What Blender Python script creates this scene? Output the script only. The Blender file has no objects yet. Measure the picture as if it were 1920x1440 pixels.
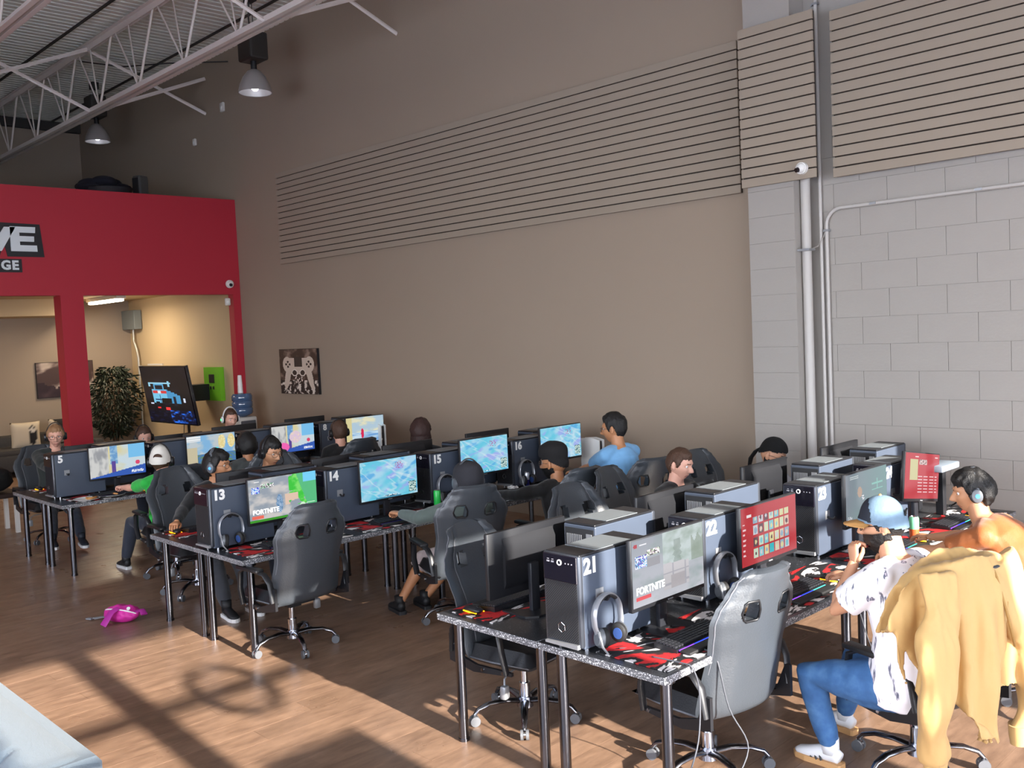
import bpy, bmesh, math, random
import numpy as np
from mathutils import Vector, Matrix, noise
random.seed(7)
R_ = math.radians
SC = bpy.context.scene
COL = SC.collection

# ---------------------------------------------------------------- camera
yaw, pitch, roll = .80191971, .05682504, -.04509591
cy, sy, cp, sp = math.cos(yaw), math.sin(yaw), math.cos(pitch), math.sin(pitch)
F = Vector((-sy * cp, cy * cp, -sp)); Rt = Vector((cy, sy, 0)); U = Rt.cross(F)
r2 = math.cos(roll) * Rt + math.sin(roll) * U
u2 = -math.sin(roll) * Rt + math.cos(roll) * U
cd = bpy.data.cameras.new('camera'); cam = bpy.data.objects.new('camera', cd); COL.objects.link(cam)
m = Matrix.Identity(4)
for i in range(3):
    m[i][0], m[i][1], m[i][2] = r2[i], u2[i], -F[i]
m[2][3] = 2.33
cam.matrix_world = m
cd.sensor_width = 36; cd.lens = 1778.39 / 1920 * 36; cd.clip_start = .05; cd.clip_end = 200
SC.camera = cam
# ---------------------------------------------------------------- light
w = bpy.data.worlds.new('world'); SC.world = w; w.use_nodes = True
nt = w.node_tree; bg = nt.nodes['Background']
tc = nt.nodes.new('ShaderNodeTexCoord'); sx = nt.nodes.new('ShaderNodeSeparateXYZ'); rp = nt.nodes.new('ShaderNodeValToRGB')
nt.links.new(tc.outputs['Generated'], sx.inputs[0]); nt.links.new(sx.outputs[2], rp.inputs[0]); nt.links.new(rp.outputs[0], bg.inputs[0])
rp.color_ramp.elements[0].position = 0; rp.color_ramp.elements[0].color = (.95, .97, 1.0, 1)
rp.color_ramp.elements[1].position = .9; rp.color_ramp.elements[1].color = (.35, .55, 1.0, 1)
bg.inputs[1].default_value = 9.6
sd = bpy.data.lights.new('sun', 'SUN'); sd.energy = 19; sd.angle = R_(.6); sd.color = (1, .93, .84)
sun = bpy.data.objects.new('sun', sd); COL.objects.link(sun)
sun.rotation_euler = Vector((-1, .065, -.34)).to_track_quat('-Z', 'Y').to_euler(); sun.location = (12, 0, 8)
SC.view_settings.view_transform = 'Standard'; SC.view_settings.look = 'None'
SC.view_settings.exposure = 0.18; SC.view_settings.gamma = 1; SC.view_settings.use_curve_mapping = False
SC.cycles.use_denoising = True
SC.cycles.max_bounces = 8; SC.cycles.diffuse_bounces = 5; SC.cycles.sample_clamp_indirect = 6
SC.cycles.caustics_reflective = False; SC.cycles.caustics_refractive = False

# ---------------------------------------------------------------- materials
def lin(c):
    return tuple((x / 255 / 12.92) if x / 255 <= .04045 else ((x / 255 + .055) / 1.055) ** 2.4 for x in c)
MATS = {}
def mat(name, rgb, rough=.5, metal=0, spec=.5, noise_s=None, noise_a=.12, bump=0, bscale=None, emis=None, es=1, alpha=1, trans=0, coat=0, sheen=0):
    if name in MATS: return MATS[name]
    M = bpy.data.materials.new(name); M.use_nodes = True; n = M.node_tree; b = n.nodes['Principled BSDF']
    c = lin(rgb)
    b.inputs['Base Color'].default_value = (*c, 1); b.inputs['Roughness'].default_value = rough
    b.inputs['Metallic'].default_value = metal; b.inputs['Specular IOR Level'].default_value = spec
    if coat: b.inputs['Coat Weight'].default_value = coat
    if sheen: b.inputs['Sheen Weight'].default_value = sheen
    if trans: b.inputs['Transmission Weight'].default_value = trans
    if emis: b.inputs['Emission Color'].default_value = (*lin(emis), 1); b.inputs['Emission Strength'].default_value = es
    t = n.nodes.new('ShaderNodeTexCoord')
    if noise_s:
        no = n.nodes.new('ShaderNodeTexNoise'); no.inputs['Scale'].default_value = noise_s; no.inputs['Detail'].default_value = 5
        mx = n.nodes.new('ShaderNodeMix'); mx.data_type = 'RGBA'
        mx.inputs[6].default_value = (*[x * (1 - noise_a) for x in c], 1); mx.inputs[7].default_value = (*[min(1, x * (1 + noise_a)) for x in c], 1)
        n.links.new(t.outputs['Object'], no.inputs[0]); n.links.new(no.outputs[0], mx.inputs[0]); n.links.new(mx.outputs[2], b.inputs['Base Color'])
    if bump:
        n2 = n.nodes.new('ShaderNodeTexNoise'); n2.inputs['Scale'].default_value = bscale or 60; n2.inputs['Detail'].default_value = 4
        bp = n.nodes.new('ShaderNodeBump'); bp.inputs['Strength'].default_value = bump; bp.inputs['Distance'].default_value = .01
        n.links.new(t.outputs['Object'], n2.inputs[0]); n.links.new(n2.outputs[0], bp.inputs['Height']); n.links.new(bp.outputs[0], b.inputs['Normal'])
    MATS[name] = M
    return M
def ramp_mat(name, stops, scale, kind='noise', rough=.6, detail=6, stretch=(1, 1, 1), coord='Object', dist=0, bump=0, spec=.5):
    if name in MATS: return MATS[name]
    M = bpy.data.materials.new(name); M.use_nodes = True; n = M.node_tree; b = n.nodes['Principled BSDF']
    b.inputs['Roughness'].default_value = rough; b.inputs['Specular IOR Level'].default_value = spec
    t = n.nodes.new('ShaderNodeTexCoord'); mp = n.nodes.new('ShaderNodeMapping'); mp.inputs['Scale'].default_value = stretch
    n.links.new(t.outputs[coord], mp.inputs[0])
    if kind == 'noise':
        x = n.nodes.new('ShaderNodeTexNoise'); x.inputs['Detail'].default_value = detail; x.inputs['Distortion'].default_value = dist; out = x.outputs[0]
    elif kind == 'voronoi':
        x = n.nodes.new('ShaderNodeTexVoronoi'); out = x.outputs['Color']
    x.inputs['Scale'].default_value = scale
    n.links.new(mp.outputs[0], x.inputs[0])
    r = n.nodes.new('ShaderNodeValToRGB'); n.links.new(out, r.inputs[0])
    e = r.color_ramp.elements
    while len(e) < len(stops): e.new(.5)
    for i, (p, c) in enumerate(stops):
        e[i].position = p; e[i].color = (*lin(c), 1)
    n.links.new(r.outputs[0], b.inputs['Base Color'])
    if bump:
        bp = n.nodes.new('ShaderNodeBump'); bp.inputs['Strength'].default_value = bump; bp.inputs['Distance'].default_value = .01
        n.links.new(out, bp.inputs['Height']); n.links.new(bp.outputs[0], b.inputs['Normal'])
    MATS[name] = M
    return M
def vcol_mat(name, emit=0, rough=.4, spec=.5):
    if name in MATS: return MATS[name]
    M = bpy.data.materials.new(name); M.use_nodes = True; n = M.node_tree; b = n.nodes['Principled BSDF']
    a = n.nodes.new('ShaderNodeAttribute'); a.attribute_name = 'Col'
    b.inputs['Roughness'].default_value = rough; b.inputs['Specular IOR Level'].default_value = spec
    if emit:
        n.links.new(a.outputs[0], b.inputs['Emission Color']); b.inputs['Emission Strength'].default_value = emit
        b.inputs['Base Color'].default_value = (.012, .012, .014, 1)
    else:
        n.links.new(a.outputs[0], b.inputs['Base Color'])
    MATS[name] = M
    return M
def floor_mat():
    M = bpy.data.materials.new('floor_wood'); M.use_nodes = True; n = M.node_tree; b = n.nodes['Principled BSDF']
    t = n.nodes.new('ShaderNodeNewGeometry'); mp = n.nodes.new('ShaderNodeMapping'); mp.inputs['Scale'].default_value = (7, 1.6, 1)
    n.links.new(t.outputs['Position'], mp.inputs[0])
    x = n.nodes.new('ShaderNodeTexNoise'); x.inputs['Scale'].default_value = 2.2; x.inputs['Detail'].default_value = 8; x.inputs['Roughness'].default_value = .65
    n.links.new(mp.outputs[0], x.inputs[0])
    oi = n.nodes.new('ShaderNodeObjectInfo')
    r = n.nodes.new('ShaderNodeValToRGB'); n.links.new(x.outputs[0], r.inputs[0])
    e = r.color_ramp.elements
    e[0].position = .22; e[0].color = (*lin((104, 80, 64)), 1); e[1].position = .78; e[1].color = (*lin((162, 130, 106)), 1)
    hs = n.nodes.new('ShaderNodeHueSaturation'); mr = n.nodes.new('ShaderNodeMapRange')
    mr.inputs[3].default_value = .92; mr.inputs[4].default_value = 1.09
    n.links.new(oi.outputs['Random'], mr.inputs[0]); n.links.new(mr.outputs[0], hs.inputs['Value']); n.links.new(r.outputs[0], hs.inputs['Color'])
    n.links.new(hs.outputs[0], b.inputs['Base Color'])
    x2 = n.nodes.new('ShaderNodeTexNoise'); x2.inputs['Scale'].default_value = 3; x2.inputs['Detail'].default_value = 6
    n.links.new(t.outputs['Position'], x2.inputs[0])
    m2 = n.nodes.new('ShaderNodeMapRange'); m2.inputs[1].default_value = .3; m2.inputs[2].default_value = .7; m2.inputs[3].default_value = .26; m2.inputs[4].default_value = .42
    n.links.new(x2.outputs[0], m2.inputs[0]); n.links.new(m2.outputs[0], b.inputs['Roughness'])
    bp = n.nodes.new('ShaderNodeBump'); bp.inputs['Strength'].default_value = .04; bp.inputs['Distance'].default_value = .01
    n.links.new(x.outputs[0], bp.inputs['Height']); n.links.new(bp.outputs[0], b.inputs['Normal'])
    return M
FLOOR = floor_mat()
WALL = mat('taupe_paint', (158, 142, 126), .75, noise_s=.6, noise_a=.05, bump=.05, bscale=90)
CMU = mat('grey_block_paint', (162, 157, 151), .6, noise_s=3, noise_a=.05, bump=.12, bscale=45)
SLAT = mat('slat_paint', (157, 144, 129), .6, noise_s=2, noise_a=.03, bump=.03)
DARKGAP = mat('slat_backing', (38, 30, 26), .9)
REDP = mat('red_paint', (176, 34, 52), .6, noise_s=1, noise_a=.05)
BEIGE = mat('beige_paint', (205, 182, 145), .75, noise_s=.8, noise_a=.05)
STEEL = mat('joist_paint', (226, 216, 210), .55, noise_s=5, noise_a=.06)
DECK = mat('deck_paint', (228, 230, 222), .6, noise_s=2, noise_a=.05)
SEAM = mat('dark_conduit', (52, 50, 48), .6)
PLAST = mat('black_plastic', (24, 25, 29), .42, noise_s=40, noise_a=.1)
CASE = mat('case_steel', (66, 75, 90), .42, spec=.6, noise_s=9, noise_a=.06)
GLOSS = mat('gloss_plastic', (22, 20, 30), .12, coat=.5)
GRILL = mat('grille', (46, 48, 54), .5)
MESHT = mat('top_mesh', (112, 118, 122), .5, bump=.3, bscale=300)
LEATH = mat('faux_leather', (60, 65, 71), .36, noise_s=6, noise_a=.08, bump=.12, bscale=120, spec=.6)
LEATH2 = mat('faux_leather_dark', (26, 27, 30), .42, noise_s=6, noise_a=.08, bump=.1, bscale=120)
PIPE = mat('piping', (96, 98, 104), .5)
CHROME = mat('chrome', (190, 192, 198), .14, metal=1)
GUNM = mat('gunmetal', (150, 152, 162), .2, metal=1)
LEGM = mat('table_leg_metal', (105, 106, 112), .2, metal=1)
WHITE = mat('white_plastic', (232, 232, 230), .35)
OFFW = mat('off_white', (214, 210, 204), .5)
SILV = mat('silver_plastic', (150, 152, 156), .35, metal=.4)
KEYM = mat('key_caps', (36, 37, 42), .5)
DESKM = ramp_mat('speckled_laminate', [(0, (30, 31, 34)), (.6, (44, 45, 49)), (.86, (60, 62, 66)), (.93, (150, 154, 160)), (1, (205, 208, 212))], 300, 'voronoi', rough=.28)
EDGEM = ramp_mat('speckled_edge', [(0, (52, 53, 57)), (.4, (84, 85, 90)), (.68, (104, 106, 110)), (.80, (215, 216, 220)), (1, (240, 240, 242))], 240, 'voronoi', rough=.35)
PADM = ramp_mat('mousepad_print', [(0, (235, 232, 230)), (.415, (225, 220, 220)), (.43, (14, 13, 15)), (.53, (18, 15, 17)), (.56, (190, 24, 28)), (.63, (200, 30, 34)), (.66, (20, 16, 18)), (1, (12, 12, 14))], 5.5, detail=8, dist=1.6, rough=.7, stretch=(1, .5, 1))
LED = {k: mat('led_' + k, c, .4, emis=c, es=4) for k, c in dict(purple=(120, 60, 255), blue=(40, 60, 255), teal=(60, 230, 200), green=(60, 255, 120), yellow=(255, 190, 20)).items()}
MATS['led_yellow'].node_tree.nodes['Principled BSDF'].inputs['Emission Strength'].default_value = 1.6
RUB = mat('rubber', (18, 18, 19), .7)
HAIRB = mat('hair_black', (17, 15, 15), .55, noise_s=60, noise_a=.35, bump=.5, bscale=160)
HAIRR = mat('hair_brown', (74, 50, 36), .6, noise_s=60, noise_a=.3, bump=.5, bscale=160)
HAIRBL = mat('hair_blond', (150, 112, 78), .6, noise_s=60, noise_a=.25, bump=.5, bscale=160)
HAIRD = mat('hair_dark_auburn', (52, 30, 26), .6, noise_s=40, noise_a=.3, bump=.5, bscale=120)
EYEW = mat('eye_white', (225, 220, 215), .3)
EYED = mat('eye_dark', (24, 16, 12), .2)
CABLE = mat('cable', (70, 72, 78), .5)

# ---------------------------------------------------------------- mesh helpers
class MB:
    def __init__(s): s.v = []; s.f = []; s.mi = []; s.cur = 0
    def add(s, vs, fs):
        o = len(s.v); s.v += [tuple(v) for v in vs]; s.f += [tuple(i + o for i in f) for f in fs]; s.mi += [s.cur] * len(fs); return s
    def box(s, c, d, rot=None):
        hx, hy, hz = d[0] / 2, d[1] / 2, d[2] / 2
        vs = [Vector((x, y, z)) for x in (-hx, hx) for y in (-hy, hy) for z in (-hz, hz)]
        if rot is not None: vs = [rot @ v for v in vs]
        c = Vector(c)
        return s.add([v + c for v in vs], [(0, 1, 3, 2), (4, 6, 7, 5), (0, 4, 5, 1), (2, 3, 7, 6), (0, 2, 6, 4), (1, 5, 7, 3)])
    def bbox(s, x0, x1, y0, y1, z0, z1): return s.box(((x0 + x1) / 2, (y0 + y1) / 2, (z0 + z1) / 2), (abs(x1 - x0), abs(y1 - y0), abs(z1 - z0)))
    def cham(s, x0, x1, y0, y1, z0, z1, b=.006):
        "box with chamfered edges (24 verts)"
        c = Vector(((x0 + x1) / 2, (y0 + y1) / 2, (z0 + z1) / 2)); h = (abs(x1 - x0) / 2, abs(y1 - y0) / 2, abs(z1 - z0) / 2)
        bm = bmesh.new(); bmesh.ops.create_cube(bm, size=2)
        for v in bm.verts: v.co = Vector((v.co.x * h[0], v.co.y * h[1], v.co.z * h[2])) + c
        b = min(b, min(h) * .9)
        bmesh.ops.bevel(bm, geom=list(bm.edges), offset=b, segments=2, affect='EDGES', profile=.5)
        bm.verts.index_update(); s.add([v.co for v in bm.verts], [[v.index for v in f.verts] for f in bm.faces]); bm.free(); return s
    def ring(s, c, u, v, ru, rv, n):
        return [c + u * (ru * math.cos(2 * math.pi * k / n)) + v * (rv * math.sin(2 * math.pi * k / n)) for k in range(n)]
    def loft(s, cs, rx, ry=None, side=Vector((1, 0, 0)), n=12, cap=True, sides=None):
        cs = [Vector(c) for c in cs]; ry = ry or rx; vs = []; L = len(cs)
        for i, c in enumerate(cs):
            d = (cs[min(i + 1, L - 1)] - cs[max(i - 1, 0)]).normalized()
            sd_ = Vector(sides[i]) if sides else side
            u = (sd_ - d * sd_.dot(d))
            if u.length < 1e-4: u = d.orthogonal()
            u.normalize(); v = d.cross(u)
            vs += s.ring(c, u, v, rx[i], ry[i], n)
        fs = []
        for i in range(L - 1):
            for k in range(n):
                a = i * n + k; b = i * n + (k + 1) % n
                fs.append((a, b, b + n, a + n))
        if cap: fs.append(tuple(range(n - 1, -1, -1))); fs.append(tuple((L - 1) * n + k for k in range(n)))
        return s.add(vs, fs)
    def tube(s, pts, r, n=8, cap=True):
        return s.loft(pts, [r] * len(pts), side=Vector((.31, .27, .91)), n=n, cap=cap)
    def cyl(s, a, b, r, r2=None, n=16): return s.loft([a, b], [r, r if r2 is None else r2], n=n, side=Vector((.3, .2, .9)))
    def ball(s, c, r, sc=(1, 1, 1), nu=14, nv=9, rot=None):
        c = Vector(c); vs = []; fs = []
        for j in range(nv + 1):
            t = math.pi * j / nv
            for i in range(nu):
                p = 2 * math.pi * i / nu
                q = Vector((math.sin(t) * math.cos(p) * r * sc[0], math.sin(t) * math.sin(p) * r * sc[1], math.cos(t) * r * sc[2]))
                if rot is not None: q = rot @ q
                vs.append(c + q)
        for j in range(nv):
            for i in range(nu):
                a = j * nu + i; b = j * nu + (i + 1) % nu
                fs.append((a, a + nu, b + nu, b))
        return s.add(vs, fs)
    def prism(s, pts, ax, a, b):
        "extrude 2D polygon pts along axis ax from a to b"
        def mk(p, t):
            return {0: (t, p[0], p[1]), 1: (p[0], t, p[1]), 2: (p[0], p[1], t)}[ax]
        n = len(pts)
        return s.add([mk(p, a) for p in pts] + [mk(p, b) for p in pts], [tuple(range(n)), tuple(range(2 * n - 1, n - 1, -1))] + [(i, i + n, (i + 1) % n + n, (i + 1) % n) for i in range(n)])
    def revolve(s, c, prof, n=24):
        c = Vector(c); vs = []; fs = []
        for (r, z) in prof:
            vs += [c + Vector((r * math.cos(2 * math.pi * k / n), r * math.sin(2 * math.pi * k / n), z)) for k in range(n)]
        for j in range(len(prof) - 1):
            for k in range(n):
                a = j * n + k; b = j * n + (k + 1) % n
                fs.append((a, b, b + n, a + n))
        return s.add(vs, fs)
    def mesh(s, name, mats, smooth=False, fix=True):
        me = bpy.data.meshes.new(name); me.from_pydata(s.v, [], s.f)
        for x in (mats if isinstance(mats, (list, tuple)) else [mats]): me.materials.append(x)
        if len(me.materials) > 1: me.polygons.foreach_set('material_index', s.mi)
        if fix:
            bm = bmesh.new(); bm.from_mesh(me); bmesh.ops.remove_doubles(bm, verts=bm.verts, dist=1e-5); bmesh.ops.recalc_face_normals(bm, faces=bm.faces); bm.to_mesh(me); bm.free()
        if smooth:
            me.polygons.foreach_set('use_smooth', [True] * len(me.polygons))
            if smooth is not True:
                me.set_sharp_from_angle(angle=R_(smooth))
        return me
    def build(s, name, mats, parent=None, smooth=False, **kw):
        return link(name, s.mesh(name, mats, smooth), parent, **kw)
def link(name, me, parent=None, label=None, cat=None, group=None, kind=None, loc=None):
    o = bpy.data.objects.new(name, me); COL.objects.link(o)
    if parent: o.parent = parent
    if loc: o.location = loc
    return tag(o, label, cat, group, kind)
def tag(o, label=None, cat=None, group=None, kind=None):
    if label: o['label'] = label
    if cat: o['category'] = cat
    if group: o['group'] = group
    if kind: o['kind'] = kind
    return o
def thing(name, label, cat, loc=(0, 0, 0), rz=0, group=None):
    o = bpy.data.objects.new(name, None); COL.objects.link(o); o.location = loc; o.rotation_euler = (0, 0, rz); o.empty_display_size = .1
    return tag(o, label, cat, group)
def kids(o): return [c for c in bpy.data.objects if c.parent == o]
CH = {}
def register(root):
    "remember a tree as (object, children) for copying"
    def rec(o): return (o, [rec(c) for c in kids(o)])
    CH[root.name] = rec(root); return root
def dup(root, loc, rz, label, group=None):
    def rec(node, par):
        c = node[0].copy(); COL.objects.link(c); c.parent = par
        for k in node[1]: rec(k, c)
        return c
    c = rec(CH[root.name], None); c.location = loc; c.rotation_euler = (0, 0, rz); c['label'] = label
    if group: c['group'] = group
    return c
def text_mesh(txt, size, depth=.002, offset=.0, shear=0, spacing=1):
    cu = bpy.data.curves.new('t', 'FONT'); cu.body = txt; cu.size = size; cu.extrude = depth; cu.offset = offset; cu.shear = shear
    cu.align_x = 'CENTER'; cu.align_y = 'CENTER'; cu.space_character = spacing; cu.resolution_u = 3
    o = bpy.data.objects.new('t', cu); COL.objects.link(o)
    bpy.context.view_layer.update()
    me = bpy.data.meshes.new_from_object(o.evaluated_get(bpy.context.evaluated_depsgraph_get()))
    bpy.data.objects.remove(o); bpy.data.curves.remove(cu)
    return me
def place_text(name, txt, size, material, M, parent=None, **kw):
    me = text_mesh(txt, size, **{k: kw.pop(k) for k in ('depth', 'offset', 'shear', 'spacing') if k in kw})
    me.transform(M); me.materials.clear(); me.materials.append(material)
    return link(name, me, parent, **kw)
def basis(o, x, y):
    x = Vector(x).normalized(); y = Vector(y).normalized(); z = x.cross(y)
    M = Matrix.Identity(4)
    for i in range(3): M[i][0], M[i][1], M[i][2], M[i][3] = x[i], y[i], z[i], o[i]
    return M
def grid_img(name, o, ex, ey, nx, ny, fn, material, parent=None, thick=None, **kw):
    "flat picture: grid spanning o, o+ex, o+ey whose faces take fn(u, v) as colour (v up)"
    o = Vector(o); ex = Vector(ex); ey = Vector(ey)
    vs = [o + ex * (i / nx) + ey * (j / ny) for j in range(ny + 1) for i in range(nx + 1)]
    fs = [(j * (nx + 1) + i, j * (nx + 1) + i + 1, (j + 1) * (nx + 1) + i + 1, (j + 1) * (nx + 1) + i) for j in range(ny) for i in range(nx)]
    me = bpy.data.meshes.new(name); me.from_pydata(vs, [], fs)
    at = me.color_attributes.new('Col', 'FLOAT_COLOR', 'CORNER')
    buf = []
    for j in range(ny):
        for i in range(nx):
            c = fn((i + .5) / nx, (j + .5) / ny); c = lin([max(0, min(255, x)) for x in c]); buf += [c[0], c[1], c[2], 1.0] * 4
    at.data.foreach_set('color', buf); me.materials.append(material)
    return link(name, me, parent, **kw)
ICO = {}
def ico(n):
    if n not in ICO:
        bm = bmesh.new(); bmesh.ops.create_icosphere(bm, subdivisions=n, radius=1); bm.verts.index_update()
        ICO[n] = ([v.co.copy() for v in bm.verts], [tuple(v.index for v in f.verts) for f in bm.faces]); bm.free()
    return ICO[n]
def nz(x, y, z=0): return noise.noise(Vector((x, y, z)))
def fbm(x, y, z=0): return nz(x, y, z) + .5 * nz(2 * x, 2 * y, z + 5) + .25 * nz(4 * x, 4 * y, z + 9)
def mixc(a, b, t):
    t = max(0, min(1, t)); return tuple(a[i] * (1 - t) + b[i] * t for i in range(3))
def sst(a, b, x):
    t = max(0, min(1, (x - a) / (b - a))); return t * t * (3 - 2 * t)

# ================================================================ ROOM
WY, XL, XR, YF, ZC = 8.35, -22.44, 3.0, -5.0, 7.42
def struct(name, mb, mt, parent=None, smooth=False): return mb.build(name, mt, parent, smooth, kind='structure' if parent is None else None)
slab = MB(); slab.bbox(XL - .2, XR + .2, YF - .2, WY + .2, -.25, -.006)
floor = struct('floor', slab, mat('floor_underlay', (60, 42, 34), .8))
# planks: the nearest 300 one by one, the rest joined
PW, PL, GAP = .19, 1.25, .0007
plank_me = {}
def plank_mesh(L):
    k = round(L, 3)
    if k not in plank_me:
        b = MB(); b.add([(-PW / 2 + GAP, -L / 2 + GAP, 0), (PW / 2 - GAP, -L / 2 + GAP, 0), (PW / 2 - GAP, L / 2 - GAP, 0), (-PW / 2 + GAP, L / 2 - GAP, 0),
                         (-PW / 2 + .0004, -L / 2 + .0004, -.004), (PW / 2 - .0004, -L / 2 + .0004, -.004), (PW / 2 - .0004, L / 2 - .0004, -.004), (-PW / 2 + .0004, L / 2 - .0004, -.004)],
                        [(0, 1, 2, 3), (0, 4, 5, 1), (1, 5, 6, 2), (2, 6, 7, 3), (3, 7, 4, 0)])
        plank_me[k] = b.mesh('plank', FLOOR, fix=False)
    return plank_me[k]
planks = []
i = 0; x = XL
while x < XR:
    y = YF - (i * .41 % 1.25)
    while y < WY:
        y0, y1 = max(y, YF), min(y + PL, WY)
        if y1 - y0 > .02: planks.append((x + PW / 2, (y0 + y1) / 2, y1 - y0))
        y += PL
    x += PW; i += 1
CAMXY = Vector((0, 0))
def inview(px, py):
    d = Vector((px, py, -2.33)); f = d.dot(F)
    if f < .5: return False
    X = 960 + 1778 * d.dot(r2) / f; Y = 720 - 1778 * d.dot(u2) / f
    return -40 < X < 1960 and Y < 1480
vis = sorted([p for p in planks if inview(p[0], p[1])], key=lambda p: p[0] ** 2 + p[1] ** 2)
near = set(vis[:298]); rest = MB()
for p in planks:
    if p in near:
        link('plank', plank_mesh(p[2]), floor, loc=(p[0], p[1], 0))
    else:
        a = PW / 2 - GAP; b = p[2] / 2 - GAP
        rest.add([(p[0] - a, p[1] - b, 0), (p[0] + a, p[1] - b, 0), (p[0] + a, p[1] + b, 0), (p[0] - a, p[1] + b, 0)], [(0, 1, 2, 3)])
        rest.bbox(p[0] - PW / 2, p[0] + PW / 2, p[1] - p[2] / 2, p[1] + p[2] / 2, -.007, -.0035)
o = link('far_planks', rest.mesh('far_planks', FLOOR, fix=False), floor, kind='stuff')

b = MB(); b.bbox(XL, -4.985, WY, WY + .2, 0, ZC + .2); struct('wall_back', b, WALL)
b = MB(); b.bbox(XL - .2, XL, YF, WY + .2, 0, ZC + .2); struct('wall_left', b, WALL)
b = MB(); b.bbox(XL, XR, YF - .2, YF, 0, .7); b.bbox(XL, XR, YF - .2, YF, 4.6, ZC + .2); b.bbox(XL, -8.5, YF - .2, YF, .7, 4.6); b.bbox(2, XR, YF - .2, YF, .7, 4.6)  # openings added behind the lens to let in extra sky light
for k in range(1, 4): b.bbox(-8.5 + k * 10.5 / 4 - .1, -8.5 + k * 10.5 / 4 + .1, YF - .2, YF, .7, 4.6)
struct('wall_front', b, WALL)
# block wall on the right of the pilaster
b = MB(); b.bbox(-4.985, XR + .2, WY + .001, WY + .2, 0, 4.03); b.bbox(-4.985, XR + .2, WY, WY + .2, 4.03, ZC + .2)
cm = struct('wall_back_block', b, CMU); cm.name = 'wall_right'
def block_mesh(L, H, D=.02):
    bb = MB(); c = .0010
    bb.add([(-L / 2, 0, -H / 2), (L / 2, 0, -H / 2), (L / 2, 0, H / 2), (-L / 2, 0, H / 2),
            (-L / 2 + c, -D, -H / 2 + c), (L / 2 - c, -D, -H / 2 + c), (L / 2 - c, -D, H / 2 - c), (-L / 2 + c, -D, H / 2 - c)],
           [(4, 5, 6, 7), (0, 1, 5, 4), (1, 2, 6, 5), (2, 3, 7, 6), (3, 0, 4, 7)])
    return bb.mesh('block', CMU, fix=False)
BLM = {}
def block(parent, x0, x1, z0, z1, y):
    k = (round(x1 - x0, 3), round(z1 - z0, 3))
    if k not in BLM: BLM[k] = block_mesh(k[0] - .0012, k[1] - .0012)
    link('block', BLM[k], parent, loc=((x0 + x1) / 2, y, (z0 + z1) / 2))
CH_, BL_ = .247, .503
for k in range(-1, 16):
    z0 = max(0, .082 + k * CH_); z1 = .082 + (k + 1) * CH_
    off = -3.735 if k % 2 else -3.485
    n = math.ceil((-4.38 - off) / BL_) - 1; x = off + n * BL_
    while x < XR:
        x0, x1 = max(x, -4.38), min(x + BL_, XR)
        if x1 - x0 > .03: block(cm, x0, x1, z0, z1, WY + .0125)
        x += BL_
# pilaster of blocks
b = MB(); b.bbox(-4.985, -4.50, 8.101, WY + .05, 0, ZC); b.bbox(-4.985, -4.50, 8.094, 8.101, 4.03, ZC)
pil = struct('pilaster', b, CMU); pil.name = 'trim_1'
for k in range(-1, 16):
    z0 = max(0, .082 + k * CH_); z1 = .082 + (k + 1) * CH_
    block(pil, -4.985, -4.50, z0, z1, 8.1125)

# slatted sound panels: boards one by one
def slat_panel(x0, x1, y, label, tlab):
    t = thing('slat_panel', label, 'wall panel', ((x0 + x1) / 2, y, 3.58))
    W = x1 - x0
    b = MB(); b.bbox(-W / 2 + .01, W / 2 - .01, .014, .045, .01, 1.49); b.build('backing', DARKGAP, t)
    bb = MB(); bb.cham(-W / 2, W / 2, -.008, .014, 0, .0815, .003); me = bb.mesh('board', SLAT)
    p = 1.5 / 16
    for k in range(16): link('board', me, t, loc=(0, 0, k * p + (.006)))
    return t
slat_panel(-13.95, -5.19, 8.30, 'long horizontal slatted wall panel left of the pilaster, painted taupe', 1)
slat_panel(-5.02, -4.25, 8.052, 'narrow slatted wall panel mounted on the pilaster, with a dome camera', 1)
slat_panel(-4.187, 1.6, 8.25, 'slatted wall panel right of the pilaster above the block wall', 1)

# conduits beside the pilaster
def pipe(label, pts, r, name='conduit_pipe', m=CMU, clamps=()):
    t = thing(name, label, 'pipe', pts[0])
    q = [Vector(p) - Vector(pts[0]) for p in pts]
    b = MB(); b.tube(q, r, 10); b.build('pipe', m, t, 60)
    for c in clamps:
        c = Vector(c) - Vector(pts[0]); b = MB(); b.box(c, (r * 3.4, r * 2.6, .02)); b.box(c + Vector((-r * 2.2, .01, 0)), (r * 1.8, .012, .02)); b.build('clamp', SILV, t)
    return t
PIPEM = mat('pipe_paint', (188, 184, 180), .45)
pipe('thick grey downpipe in the corner right of the pilaster', [(-4.455, 8.22, 0), (-4.455, 8.22, 3.62)], .045, 'downpipe', PIPEM, [(-4.455, 8.18, 2.95)])
pipe('thin straight conduit beside the thick downpipe', [(-4.357, 8.315, 0), (-4.357, 8.315, 7.2)], .017, m=PIPEM, clamps=[(-4.357, 8.315, 5.2)])
arc = [(-4.30 + .14 * (1 - math.cos(a)), 8.315, 3.17 + .145 * math.sin(a)) for a in [R_(k * 11.25) for k in range(9)]]
pipe('conduit that bends at the top and runs right across the block wall', [(-4.30, 8.315, 0)] + arc + [(-3.4, 8.315, 3.315), (2.9, 8.315, 3.315)], .017, m=PIPEM, clamps=[(-4.30, 8.315, 3.12), (-3.85, 8.315, 3.315), (-2.95, 8.315, 3.315)])
b = MB(); b.tube([(-4.40, 8.17, 2.95), (-4.37, 8.27, 2.98), (-4.33, 8.30, 3.06), (-4.30, 8.30, 3.12)], .005, 6)
b.build('wire', CMU, label='thin loose wire between downpipe and bent conduit', cat='wire')
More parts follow.
